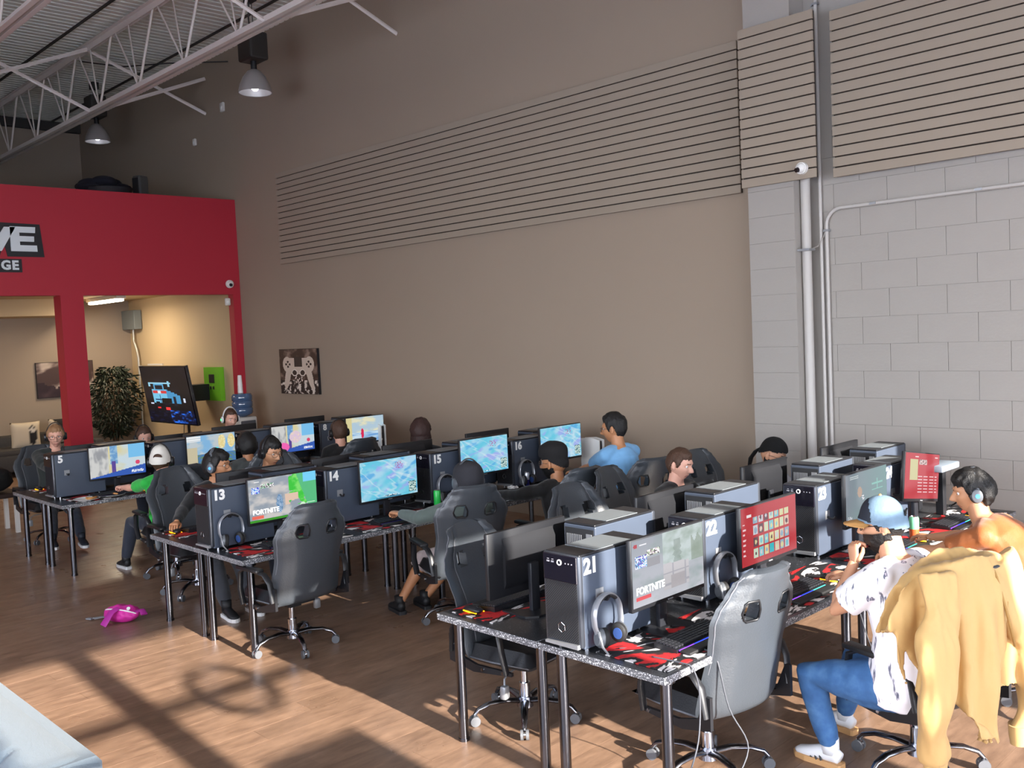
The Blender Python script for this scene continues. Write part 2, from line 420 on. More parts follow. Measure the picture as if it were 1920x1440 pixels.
b = MB(); b.tube([(-5.0 + .1, 8.07, 5.9)] + [(-4.75 - .12 * math.cos(a), 8.07, 5.45 - .12 * math.sin(a)) for a in [R_(k * 20) for k in range(10)]] + [(-4.5, 8.07, 5.5), (-4.42, 8.08, 6.2)], .02, 8)
b.build('conduit_loop', PIPEM, smooth=60, label='curved conduit loop above the pilaster panel', cat='pipe')

# roof deck with corrugations, seams
b = MB(); y0 = YF; pitch_ = .155; x = XL
prof = []
while x < XR:
    prof += [(x, 0), (x + .112, 0), (x + .118, .06), (x + .148, .06)]; x += pitch_
vs = []
for (px_, dz) in prof: vs += [(px_, YF, ZC + dz), (px_, WY, ZC + dz)]
b.add(vs, [(2 * i, 2 * i + 2, 2 * i + 3, 2 * i + 1) for i in range(len(prof) - 1)])
b.bbox(XL, XR, YF, WY, ZC + .1, ZC + .2)
struct('ceiling', b, DECK)
for yy, s in ((5.85, 'nearer'), (7.72, 'farther')):
    b = MB(); b.bbox(XL, XR, yy - .018, yy + .018, ZC - .03, ZC - .002)
    b.build('ceiling_rail', SEAM, label=f'dark rail under the roof deck, the {s} of two from the lens', cat='rail')

def joist(y, label, zt=7.36, zb=6.24):
    t = thing('roof_joist', label, 'joist', (0, y, 0))
    for nm, z, h in (('top_chord', zt, .1), ('bottom_chord', zb, .1)):
        for s in (-1, 1):
            b = MB(); b.bbox(XL, XR, s * .022, s * .09, z - .006, z + .006); b.bbox(XL, XR, s * .022, s * .03, z, z + (h if z == zb else -h)); b.build(nm, STEEL, t)
    me = {}
    span = 1.55; x = XL + .3; k = 0
    while x < XR - span:
        for nm, a, c, r in (('web_rod', (x, 0, zb + .03), (x + span * .42, 0, zt - .05), .02), ('web_rod', (x + span * .5, 0, zt - .05), (x + span, 0, zb + .03), .014), ('web_strut', (x + span * .98, 0, zb + .03), (x + span * .83, 0, zt - .05), .013)):
            key = (nm, r)
            if key not in me:
                bb = MB(); bb.cyl(Vector(a) - Vector((x, 0, 0)), Vector(c) - Vector((x, 0, 0)), r, n=6); me[key] = bb.mesh(nm, STEEL, 60)
            link(nm, me[key], t, loc=(x, 0, 0))
        x += span
    return t
joist(6.3, 'open web steel roof joist nearest the slatted wall')
joist(3.9, 'open web steel roof joist crossing the upper left corner of the photo')
def brace(p, q, label):
    p = Vector(p); q = Vector(q); d = (q - p).normalized(); b = MB()
    s = Vector((1, 0, 0)); u = d.cross(s).normalized()
    b.loft([p - p, q - p], [.03, .03], [.012, .012], side=u, n=4)
    o = b.build('diagonal_brace', STEEL, label=label, cat='brace'); o.location = p
for xb, nm in ((-16.3, 'far'), (-10.6, 'middle'), (-5.0, 'near')):
    brace((xb, 6.3, 7.3), (xb, 8.34, 6.5), f'{nm} white brace sloping from the joist top down to the wall')
    brace((xb + .05, 6.3, 6.28), (xb + .05, 8.34, 7.12), f'{nm} white brace sloping from the joist bottom up to the wall')
    brace((xb, 3.9, 7.3), (xb, 6.3, 6.28), f'{nm} white brace between the two joists, falling towards the wall')
    brace((xb + .05, 3.9, 6.28), (xb + .05, 6.3, 7.3), f'{nm} white brace between the two joists, rising towards the wall')
b = MB(); b.bbox(XL, XL + .12, YF, WY, 7.22, 7.42); b.build('wall_beam', SEAM, label='dark beam along the top of the far end wall', cat='beam')
b = MB(); b.tube([(-17.2, 6.5, 7.35), (-16.6, 7.0, 7.2), (-16.0, 7.5, 7.2), (-15.3, 8.3, 7.2)], .012, 6); b.build('ceiling_cable', SEAM, label='sagging black cable under the roof deck', cat='cable')

def bay_lamp(loc, label, rr):
    t = thing('bay_lamp', label, 'lamp', loc)
    x = .0
    b = MB(); b.revolve((0, 0, 0), [(rr, 0), (rr * .98, .03), (rr * .88, .12), (rr * .68, .23), (rr * .42, .31), (.05, .34), (.0, .345)], 32); b.revolve((0, 0, 0), [(rr, 0), (rr * .95, .005), (rr * .85, .12), (rr * .64, .22), (.0, .31)], 32)
    b.build('lamp_shade', mat('lamp_shade_metal', (165, 160, 158), .4, metal=.3), t, 40)
    b = MB(); b.ball((0, 0, .13), .07, (1, 1, 1.5)); b.build('bulb', mat('bulb', (255, 255, 255), .3, emis=(235, 240, 255), es=6), t, True)
    b = MB(); b.cyl((0, 0, .34), (0, 0, .46), .045); b.build('neck', PLAST, t, 40)
    b = MB(); b.cham(-.19, .19, -.15, .15, .46, .86, .03); b.build('ballast_box', mat('ballast', (44, 42, 40), .5), t)
    b = MB(); b.tube([(-.05, 0, .86), (-.07, 0, 1.1), (-.02, 0, ZC - loc[2])], .012, 6); b.tube([(.05, 0, .86), (.03, 0, ZC - loc[2])], .006, 6); b.build('hanging_cord', SEAM, t)
    b = MB(); b.bbox(-.09, .09, -.06, .06, ZC - loc[2] - .12, ZC - loc[2]); b.build('mount', SEAM, t)
    return t
bay_lamp((-12.7, 7.3, 5.98), 'high bay lamp with dome shade hanging in front of the wall, nearer one', .245)
bay_lamp((-18.7, 7.3, 6.3), 'high bay lamp with dome shade, far one over the red room', .23)

def dome_cam(loc, rz, label, r=.056):
    t = thing('dome_camera', label, 'camera', loc, rz)
    q = Matrix.Rotation(R_(90), 3, 'X')
    b = MB(); b.cyl((0, 0, 0), (0, -.035, 0), r, r * .95, 28); b.build('base', WHITE, t, 50)
    b = MB(); b.ball((0, -.035, 0), r * .82, (1, .9, 1)); b.build('housing', WHITE, t, True)
    b = MB(); b.cyl((-.012, -.035 - r * .55, -.015), (-.02, -.035 - r * .93, -.022), r * .42, r * .36, 20); b.build('lens', GLOSS, t, 50)
dome_cam((-4.38, 8.045, 3.68), 0, 'white dome security camera on the pilaster slat panel')
dome_cam((-15.41, 8.125, 3.356), R_(90), 'white dome security camera at the right end of the red wall', .072)
def detector(loc, rz, label, s=1):
    t = thing('motion_detector', label, 'detector', loc, rz)
    b = MB(); b.cham(-.045 * s, .045 * s, -.05, 0, -.06 * s, .06 * s, .02); b.build('housing', OFFW, t, 40)
    b = MB(); b.ball((0, -.045, -.01), .03 * s, (1, .4, 1)); b.build('lens', WHITE, t, True)
detector((-15.65, 8.35, 6.49), 0, 'white motion detector high on the wall, upper of two', 1.4)
detector((-16.78, 8.35, 6.07), 0, 'white motion detector high on the wall, lower of two', 1.1)
detector((-15.5, 8.106, 3.05), R_(90), 'white motion detector just inside the red wall opening', 1.1)

# ---------------------------------------------------------------- red partition and the room behind
RX = -15.45
b = MB(); b.bbox(RX - .18, RX, YF, 8.347, 3.18, 4.84); b.bbox(RX - .18, RX, 8.207, 8.347, 0, 3.18); b.bbox(RX - .30, RX, 5.293, 5.64, 0, 3.18); b.bbox(RX - .18, RX, YF, .8, 0, 3.18)
struct('wall_red', b, REDP)
b = MB(); b.bbox(-20.35, RX - .18, YF, WY, 4.6, 4.8); struct('red_room_roof', b, BEIGE).name = 'ceiling_red_room'
b = MB(); b.bbox(-20.5, -20.3, YF, WY, 0, 4.6); struct('wall_red_room_left', b, WALL)
b = MB(); b.bbox(-20.3, RX - .18, YF, 8.33, 3.32, 3.4); struct('ceiling_red_room_low', b, BEIGE)
b = MB(); b.bbox(-20.3, -19.2, YF, 7.0, 3.0, 3.32); struct('soffit', b, BEIGE).name = 'trim_2'
b = MB(); b.bbox(-20.3, RX - .18, 8.335, 8.349, 0, 3.35); struct('wall_red_room_back', b, BEIGE)
# sign letters (cut by the frame's edge)
MX = lambda y, z, x=RX + .012: basis((x, y, z), (0, 1, 0), (0, 0, 1))
BLK = mat('sign_black', (22, 20, 26), .5); SGW = mat('sign_white', (222, 228, 232), .5)
t = thing('wall_sign', 'large white letters VE on a black outline, on the red wall', 'sign', (RX, 4.6, 4.0))
def sgn(y, z, w_, h_, pts, x0, x1, m, nm):
    bb = MB(); bb.prism([(y + p[0] * w_ - 4.6, z + p[1] * h_ - 4.0) for p in pts], 0, x0, x1); return bb.build(nm, m, t)
V_ = [(0, 1), (.27, 1), (.5, .42), (.73, 1), (1, 1), (.64, 0), (.36, 0)]
E_ = [(0, 0), (0, 1), (1, 1), (.98, .76), (.36, .76), (.36, .62), (.93, .62), (.92, .40), (.36, .40), (.36, .25), (1.02, .25), (1.03, 0)]
sgn(4.13, 3.845, .58, .36, V_, .012, .03, SGW, 'letter'); sgn(4.63, 3.845, .36, .37, E_, .012, .03, SGW, 'letter')
bb = MB(); bb.prism([(-.56, .28), (.46, .26), (.50, -.235), (-.02, -.235), (-.06, -.02), (-.13, -.235), (-.42, -.235)], 0, .001, .014); bb.build('letter_outline', BLK, t)
t2 = thing('wall_sign', 'small white letters GE below the big letters on the red wall', 'sign', (RX, 4.6, 3.63))
bb = MB(); bb.bbox(.001, .012, -.16, .17, -.1, .1); bb.build('letter_outline', BLK, t2)
place_text('letter', 'GE', .185, SGW, basis((.014, .0, 0), (0, 1, 0), (0, 0, 1)), t2, offset=.008, spacing=1.15, depth=.006)

# things up on the red room roof
t = thing('laundry_basket', 'dark basket heaped with black cloths on top of the red room', 'basket', (-17, 6.75, 4.8))
b = MB(); b.revolve((0, 0, 0), [(.3, 0), (.42, .32), (.44, .33), (.4, .31), (.28, .02), (0, .02)], 18); b.build('basket', mat('basket', (52, 50, 56), .6), t, 30)
b = MB()
for k in range(9): b.ball((random.uniform(-.25, .25), random.uniform(-.35, .35), .33 + random.uniform(0, .12)), .17, (1.2, 1.3, .6))
b.build('cloths', mat('dark_cloth', (22, 22, 36), .9, bump=.4, bscale=12), t, True)
t = thing('lamp_box', 'small dark speaker box standing on the red room roof', 'speaker', (-16.2, 7.0, 4.8), R_(20))
b = MB(); b.cham(-.09, .09, -.1, .1, 0, .46, .03); b.build('cabinet', mat('box_grey', (66, 66, 66), .6), t); b = MB(); b.cham(-.07, .07, -.115, -.1, .04, .42, .01); b.build('front', PLAST, t)

# fluorescent fixture
t = thing('ceiling_light', 'lit fluorescent batten under the ceiling of the red room', 'lamp', (-18.6, 7.2, 3.3))
b = MB(); b.bbox(-.75, .75, -.09, .09, -.05, .02); b.build('housing', WHITE, t)
b = MB(); b.cham(-.72, .72, -.07, .07, -.1, -.05, .02); b.build('tube', mat('tube_glow', (255, 255, 255), .4, emis=(255, 240, 215), es=14), t)
ld = bpy.data.lights.new('batten_light', 'AREA'); ld.shape = 'RECTANGLE'; ld.size = 1.4; ld.size_y = .15; ld.energy = 42; ld.color = (1, .82, .58)
lo = bpy.data.objects.new('batten_light', ld); COL.objects.link(lo); lo.location = (-18.6, 7.2, 3.17)
for yy in (3.0, -1.5):
    l2 = lo.copy(); COL.objects.link(l2); l2.location = (-17.6, yy, 3.17)
# TV
t = thing('television', 'wall mounted television showing a blue car from behind, screen tilted down', 'television', (-16.84, 7.5, 1.43))
TL, TR_, BLc = Vector((-.975, -.07, .535)), Vector((.975, -.07, .535)), Vector((-.90, .07, -.535))
nrm = (TR_ - TL).cross(BLc - TL).normalized()
def tvpix(u, v):
    c = (10, 9, 16); c = mixc(c, (34, 30, 44), max(0, fbm(u * 4, v * 4, 3)) * .8)
    if v < .22: c = mixc((8, 12, 40), (40, 120, 255), max(0, fbm(u * 9, v * 22)) * 1.6) if u > .5 else mixc((8, 8, 22), (30, 40, 90), max(0, fbm(u * 9, v * 22)))
    # car body seen from behind
    def inp(x0, x1, y0, y1): return x0 < u < x1 and y0 < v < y1
    if inp(.18, .52, .36, .6): c = (120, 200, 235)
    if inp(.5, .78, .36, .36 + .24 * (1 - (u - .5) * 1.6)): c = (70, 150, 200)
    if inp(.24, .46, .58, .70) : c = (90, 170, 215)
    if inp(.27, .43, .60, .67): c = (14, 18, 34)
    if inp(.20, .50, .53, .575): c = (215, 60, 60)
    if inp(.31, .38, .53, .575): c = (230, 230, 240)
    if inp(.13, .62, .70, .725): c = (150, 210, 235)
    if inp(.13, .17, .66, .71) or inp(.56, .6, .66, .74): c = (150, 210, 235)
    if inp(.22, .48, .40, .42) or inp(.33, .35, .36, .5): c = (40, 70, 110)
    if inp(.22, .3, .30, .37) or inp(.40, .5, .30, .37): c = (16, 18, 30)
    if inp(.62, .68, .30, .47): c = (20, 24, 40)
    if inp(.23, .31, .25, .28) or inp(.42, .51, .23, .27): c = (250, 60, 60)
    if inp(.1, .17, .33, .36) or inp(.83, .88, .38, .44): c = (220, 230, 255)
    return c
SCRM = vcol_mat('screen_glow', emit=.86, rough=.25)
e = (TR_ - TL); dn = (BLc - TL)
b = MB(); pts = [TL, TR_, TR_ + dn, BLc]; back = [p - nrm * .05 * (1 if nrm.y > 0 else -1) for p in pts]
off = Vector((0, .05, .01)); b.add([p for p in pts] + [p + off for p in pts], [(0, 1, 2, 3), (7, 6, 5, 4), (0, 4, 5, 1), (1, 5, 6, 2), (2, 6, 7, 3), (3, 7, 4, 0)]); b.build('case', GLOSS, t)
grid_img('screen', BLc + e * .015 - dn * .025 + Vector((0, -.008, 0)), e * .97, -dn * .95, 72, 40, tvpix, SCRM, t)
b = MB(); b.bbox(-.2, .2, .0, .8, -.15, .15); b.build('wall_bracket', PLAST, t)
b = MB(); b.cham(-.5, .5, -.06, .06, -.05, .06, .03); o = b.build('soundbar', PLAST, label='short black soundbar below the television', cat='speaker'); o.location = (-17.55, 8.15, .84)
b = MB(); b.tube([(-17.9, 8.3, .9), (-17.95, 8.3, .6), (-18.05, 8.31, .3), (-17.9, 8.31, .1)], .008, 6); b.build('cable', CABLE, label='thin cable hanging on the wall below the television', cat='cable')
b = MB(); b.bbox(-.02, .02, -.02, .02, 0, .79); b.bbox(-.2, .2, -.15, .15, 0, .03); o = b.build('soundbar_stand', PLAST, label='slim black stand under the soundbar', cat='stand'); o.location = (-17.4, 8.15, 0)
# green box
t = thing('green_box', 'bright green box with small black panel on the wall right of the television', 'box', (-16.52, 8.33, 1.58))
b = MB(); b.bbox(-.31, .31, -.09, 0, -.31, .31); b.build('box', mat('lime_paint', (118, 196, 40), .5), t)
b = MB(); b.cham(-.1, .1, -.1, -.09, .02, .18, .004); b.cham(-.07, -.03, -.1, -.09, -.1, -.04, .004); b.cham(.03, .08, -.1, -.09, -.1, -.04, .004); b.build('print', BLK, t)
# framed picture behind tv
t = thing('framed_picture', 'small framed picture half hidden behind the television', 'picture', (-19.1, 8.33, 1.55))
b = MB(); b.bbox(-.35, .35, -.03, 0, -.42, .42); b.build('frame', OFFW, t); b = MB(); b.bbox(-.3, .3, -.034, -.03, -.37, .1); b.build('print', BLK, t)
# electrical box and conduit in the room corner
t = thing('electrical_box', 'grey electrical box with conduit in the corner of the red room', 'box', (-19.96, 8.32, 2.9))
b = MB(); b.cham(-.32, .32, -.16, 0, -.2, .2, .01); b.build('box', mat('box_steel', (120, 128, 130), .5), t); b = MB(); b.tube([(0, -.06, -.2), (0, -.06, -.45), (.12, -.06, -.62), (.15, -.05, -.8), (.15, -.05, -2.8)], .025, 8); b.build('conduit', mat('galv', (190, 188, 180), .35, metal=.4), t, 60)
# poster in room, on end wall
def poster_pix(u, v):
    n_ = fbm(u * 2.5 + 3, v * 3 - u * 1.5, 2); c = mixc((74, 56, 56), (196, 182, 172), sst(.05, .6, n_ + .1))
    if (u - .55) ** 2 + ((v - .92) * .8) ** 2 < .02: c = (205, 205, 200)
    if v < .45 - .5 * u + .12 * nz(u * 8, v * 8): c = mixc((48, 34, 42), (90, 70, 74), max(0, n_))
    return c
t = thing('canvas_print', 'brown and grey abstract canvas on the end wall behind the red column', 'picture', (-20.297, 6.93, 1.74))
b = MB(); b.bbox(0, .04, -.56, .56, -.36, .36); b.build('canvas', BLK, t)
grid_img('print', (.042, -.55, -.35), (0, 1.1, 0), (0, 0, .7), 48, 30, poster_pix, vcol_mat('print_paper'), t)
# controller canvas on the main wall
def pad_pix(u, v):
    n_ = fbm(u * 6, v * 6, 1); bgc = mixc((70, 52, 46), (150, 128, 116), sst(-.3, .7, n_))
    if v < .3: bgc = mixc((50, 40, 38), (225, 215, 205), sst(-.1, .3, fbm(u * 11, v * 11, 7)))
    x = abs(u - .5); wht = (212, 196, 182); c = bgc
    body = (x < .30 and .44 < v < .80) or ((x - .30) ** 2 / .014 + (v - .66) ** 2 / .03 < 1)
    grip = ((x - (.27 + (.5 - v) * .22)) ** 2 / .0055 + (v - .42) ** 2 / .11 < 1) and v > .08
    if body or grip: c = wht
    if x < .1 and .60 < v < .83: c = (62, 52, 50)
    if (x - .105) ** 2 + (v - .47) ** 2 < .0034: c = (66, 52, 48)
    elif (x - .105) ** 2 + (v - .47) ** 2 < .0062: c = (232, 222, 212)
    for (a, d) in ((0, .055), (0, -.055), (.05, 0), (-.05, 0)):
        if (x - (.28 + a)) ** 2 + (v - (.66 + d)) ** 2 < .0007: c = (58, 46, 44)
    if x < .1 and .22 < v < .40 and fbm(u * 14, v * 14, 3) > -.2: c = mixc((60, 48, 44), (230, 220, 210), sst(0, .3, nz(u * 25, v * 25)))
    return c
t = thing('canvas_print', 'square canvas picture of a white game controller on the taupe wall', 'picture', (-13.6, 8.347, 1.81))
b = MB(); b.bbox(-.58, .58, -.04, 0, -.37, .37); b.build('canvas', BLK, t)
grid_img('print', (-.57, -.042, -.365), (1.14, 0, 0), (0, 0, .73), 96, 96, pad_pix, vcol_mat('print_paper'), t)

# ---------------------------------------------------------------- window wall on the right (behind the lens), street outside
ZH = 3.62
b = MB(); b.bbox(XR, XR + .2, YF, WY + .2, ZH, ZC + .2); b.bbox(XR, XR + .2, YF, WY + .2, 0, .12); b.bbox(XR, XR + .2, 7.3, WY + .2, 0, ZH)
struct('wall_window_side', b, WALL)
FR = mat('mullion_metal', (60, 60, 64), .4)
b = MB()
for k in range(-5, 5):
    yy = 1.78 + 1.25 * k; hw = .10 if k == 0 else .06; b.bbox(XR + .02, XR + .16, yy - hw, yy + hw, .12, ZH)
b.bbox(XR + .04, XR + .12, YF, 8.0, 3.02, 3.08)
struct('window_1', b, FR)
t = thing('shadow_ring', 'unseen open ring added in the shop window to cast its shadow', 'sign', (XR - .03, 2.37, 3.02))  # unseen ring, added to throw the ring-shaped shadow on the floor
b = MB(); n = 28
b.loft([Vector((0, .22 * math.cos(2 * math.pi * k / n), .17 * math.sin(2 * math.pi * k / n))) for k in range(n)] + [Vector((0, .22, 0))], [.035] * (n + 1), [.012] * (n + 1), side=Vector((0, 1, 0)), n=6)
b.build('ring', BLK, t, True); b = MB(); b.cyl((0, 0, .17), (0, 0, .6), .004, n=6); b.build('cord', BLK, t)
b = MB(); b.bbox(XR - .02, XR, 1.98, 2.62, .9, 2.62); b.build('shadow_panel', OFFW, label='plain unseen panel added low in the shop window to shade the floor', cat='shade panel')  # out of view, added to block sun from a patch of floor
b = MB(); b.bbox(XR - .02, XR, 3.74, 4.36, .2, 2.83); b.build('shadow_panel', OFFW, label='tall plain panel added unseen in the shop window to shade the jacket, farther one', cat='shade panel')  # unseen blocker added so the jacket's left side falls in shade
b = MB(); b.bbox(-60, 40, -60, 40, -.5, -.3); struct('pavement', b, mat('pavement', (214, 210, 202), .9)).name = 'ground_pavement'
pl = bpy.data.lights.new('window_portal', 'AREA'); pl.shape = 'RECTANGLE'; pl.size = 13; pl.size_y = 3.5; pl.cycles.is_portal = True
po = bpy.data.objects.new('window_portal', pl); COL.objects.link(po); po.location = (XR + .25, 1.5, 1.87); po.rotation_euler = Vector((-1, 0, 0)).to_track_quat('-Z', 'Y').to_euler()

pl2 = pl.copy(); pl2.size = 10.5; pl2.size_y = 3.9; po2 = bpy.data.objects.new('window_portal', pl2); COL.objects.link(po2); po2.location = (-3.25, YF - .25, 2.65); po2.rotation_euler = Vector((0, 1, 0)).to_track_quat('-Z', 'Y').to_euler()  # portal for the added front wall openings
# ---------------------------------------------------------------- red room furniture
SOFD = mat('dark_grey_fabric', (64, 62, 62), .9, noise_s=30, noise_a=.15, bump=.2, bscale=140)
t = thing('sofa', 'dark grey sofa inside the red room under the canvas', 'sofa', (-19.6, 6.0, 0))
b = MB(); b.cham(-.5, .5, -1.1, 1.1, .1, .42, .05); b.build('seat_base', SOFD, t, 40)
b = MB(); b.cham(-.6, -.35, -1.1, 1.1, .3, .72, .08); b.build('backrest', SOFD, t, 40)
for s in (-1, 1): b = MB(); b.cham(-.5, .5, s * 1.1 - .1, s * 1.1 + .1, .1, .56, .06); b.build('armrest', SOFD, t, 40)
for s in (-.52, .52): b = MB(); b.cham(-.35, .48, s - .5, s + .5, .38, .52, .05); b.build('cushion', SOFD, t, 40)
def pillow(loc, rz, label, fn, s=.5):
    t = thing('pillow', label, 'pillow', loc, rz)
    b = MB(); N = 14; vs = []; fs = []
    for sd_ in (1, -1):
        for j in range(N + 1):
            for i in range(N + 1):
                u = i / N * 2 - 1; v = j / N * 2 - 1
                th = .09 * max(0, (1 - u ** 4) * (1 - v ** 4)) ** .5
                vs.append((u * s / 2 * (1 - .06 * (1 - v * v)), -th * sd_, v * s / 2 * (1 - .06 * (1 - u * u))))
    for q in range(2):
        o = q * (N + 1) ** 2
        for j in range(N):
            for i in range(N): a = o + j * (N + 1) + i; fs.append((a, a + 1, a + N + 2, a + N + 1))
    b.add(vs, fs); me = b.mesh('pillow_body', vcol_mat('print_cloth', rough=.9), True)
    at = me.color_attributes.new('Col', 'FLOAT_COLOR', 'CORNER'); buf = []
    for p in me.polygons:
        for vi in p.vertices:
            co = me.vertices[vi].co; c = lin(fn(co.x / s + .5, co.z / s + .5)); buf += [*c, 1]
    at.data.foreach_set('color', buf); link('cover', me, t)
def pilA(u, v):
    c = (206, 192, 170)
    if (u - .72) ** 2 / .02 + (v - .5) ** 2 / .14 < 1: c = (34, 32, 34)
    if (u - .72) ** 2 + (v - .7) ** 2 < .008: c = (215, 208, 196)
    return c
pillow((-19.45, 5.85, .74), R_(80), 'beige pillow printed with a dark game controller, left on the sofa', pilA, .52)
pillow((-19.45, 6.5, .76), R_(100), 'black and beige pillow, right on the sofa behind the blond man', lambda u, v: (24, 22, 24) if u + .6 * v > .75 else (190, 176, 156), .5)
b = MB(); v, f = ico(3); b.add([Vector((p.x * .26, p.y * .36, max(0, .16 + p.z * .2))) * (1 + .12 * fbm(p.x * 2, p.y * 2, p.z * 2)) for p in v], f); o = b.build('coat', mat('black_fabric', (14, 14, 15), .9), smooth=True, label='heap of black coats on the low bench at the left edge', cat='coat'); o.location = (-13.5, 3.5, .535)
t = thing('bench', 'low dark bench with pale metal leg at the far left edge', 'bench', (-13.5, 3.55, 0))
b = MB(); b.cham(-.3, .3, -.5, .33, .47, .53, .01); b.build('bench_top', mat('bench_wood', (46, 34, 30), .4), t)
for s in (-.22, .22):
    for s2 in (-.42, .27): b = MB(); b.bbox(s - .025, s + .025, s2 - .025, s2 + .025, 0, .47); b.build('leg', OFFW, t)
# plant
t = thing('potted_plant', 'bushy dark green potted ficus beside the television', 'plant', (-19.58, 7.6, 0))
b = MB(); b.revolve((0, 0, 0), [(0, 0), (.16, 0), (.21, .34), (.22, .36), (.19, .35), (0, .33)], 24); b.build('pot', mat('pot', (60, 50, 44), .5), t, 40)
b = MB()
for k in range(7):
    a = k * .9; b.tube([(0.03 * math.cos(a), .03 * math.sin(a), .33), (.12 * math.cos(a), .12 * math.sin(a), .9), (.3 * math.cos(a), .3 * math.sin(a), 1.45)], .012, 6)
b.build('stem', mat('bark', (88, 68, 50), .8), t, 60)
b = MB(); rnd = random.Random(3)
for k in range(2100):
    z = rnd.uniform(.55, 1.95); a = rnd.uniform(0, 6.283); rr = .46 * math.sin(math.pi * min(1, (z - .45) / 1.62)) ** .7 * rnd.uniform(.3, 1.05) * (1 + .5 * nz(1.6 * math.cos(a), 1.6 * math.sin(a), z * 2.6)) + .03
    c = Vector((rr * math.cos(a), rr * math.sin(a), z)); L = rnd.uniform(.08, .14)
    d = Vector((math.cos(a + rnd.uniform(-1, 1)), math.sin(a + rnd.uniform(-1, 1)), rnd.uniform(-1.2, .2))).normalized(); sd_ = d.orthogonal().normalized()
    n_ = d.cross(sd_)
    b.add([c, c + d * L * .5 + sd_ * L * .2 + n_ * .004, c + d * L, c + d * L * .5 - sd_ * L * .2 + n_ * .004, c + d * L * .5 - n_ * .008], [(0, 1, 4), (1, 2, 4), (2, 3, 4), (3, 0, 4)])
o = link('foliage', b.mesh('foliage', mat('leaf_green', (30, 40, 25), .5, noise_s=4, noise_a=.35), fix=False), t, kind='stuff')
# water cooler
t = thing('water_cooler', 'white water cooler with blue bottle by the end of the red wall', 'water cooler', (-14.6, 7.8, 0))
b = MB(); b.cham(-.17, .17, -.17, .17, 0, 1.08, .03); b.build('cabinet', OFFW, t, 40)
b = MB(); b.cham(.15, .19, -.13, .13, .8, 1.02, .01); b.build('tap_panel', mat('cool_grey', (90, 92, 98), .4), t)
for s in (-.06, .06): b = MB(); b.cyl((.19, s, .9), (.24, s, .88), .015); b.build('tap', PLAST, t)
b = MB(); b.revolve((0, 0, 1.08), [(.05, 0), (.15, .04), (.172, .07), (.172, .14), (.16, .155), (.172, .17), (.172, .25), (.16, .265), (.172, .28), (.172, .35), (.15, .39), (0, .4)], 32)
b.build('bottle', mat('water_blue', (70, 96, 132), .12, spec=.8, coat=.6, noise_s=5, noise_a=.3), t, 40)
t = thing('cup_stack', 'tall stack of white paper cups on top of the water bottle', 'cups', (-14.6, 7.78, 1.48))
b = MB()
for k in range(7): b.revolve((0, 0, .02 * k), [(.043, 0), (.03, .18 if k == 6 else .022)], 16)
b.revolve((0, 0, 0), [(.045, 0), (.043, .05), (.034, .28), (.03, .3), (0, .3)], 20); b.build('cup', WHITE, t, 40)

# ================================================================ DESK ROWS
def table(x0, x1, y0, y1, label, inset=(.07, .1)):
    t = thing('desk', label, 'table', ((x0 + x1) / 2, (y0 + y1) / 2, 0), group='speckled gaming desks')
    hx, hy = (x1 - x0) / 2, (y1 - y0) / 2
    b = MB(); b.cham(-hx + .001, hx - .001, -hy, hy, .712, .75, .004)
    me = b.mesh('tabletop', [DESKM, EDGEM]); 
    for p in me.polygons: p.material_index = 0 if p.normal.z > .8 else 1
    link('tabletop', me, t)
    bb = MB(); bb.cyl((0, 0, 0), (0, 0, .712), .028, n=20); bb.cyl((0, 0, .69), (0, 0, .712), .045, n=20); bb.cyl((0, 0, 0), (0, 0, .015), .032, n=20); lm = bb.mesh('leg', LEGM, 50)
    for sx_ in (-1, 1):
        for s in (-1, 1): link('leg', lm, t, loc=(sx_ * (hx - inset[0]), s * (hy - inset[1]), 0))
    return t
ROWS = {3: (-2.55, -3.345, -4.14), 2: (-6.27, -7.06, -7.85), 1: (-10.10, -10.89, -11.67)}
ORD = {3: 'nearest row', 2: 'middle row', 1: 'farthest row'}
for r in (3, 2, 1):
    e_, m_, f_ = ROWS[r]; ys = 3.27 if r == 2 else 3.33
    for (a, c, side) in ((m_ + .003, e_, 'window side'), (f_, m_ - .003, 'red wall side')):
        table(a, c, ys, 5.275, f'speckled desk at the open end of the {ORD[r]}, {side}')
        table(a, c, 5.285, 7.85, f'speckled desk at the wall end of the {ORD[r]}, {side}')

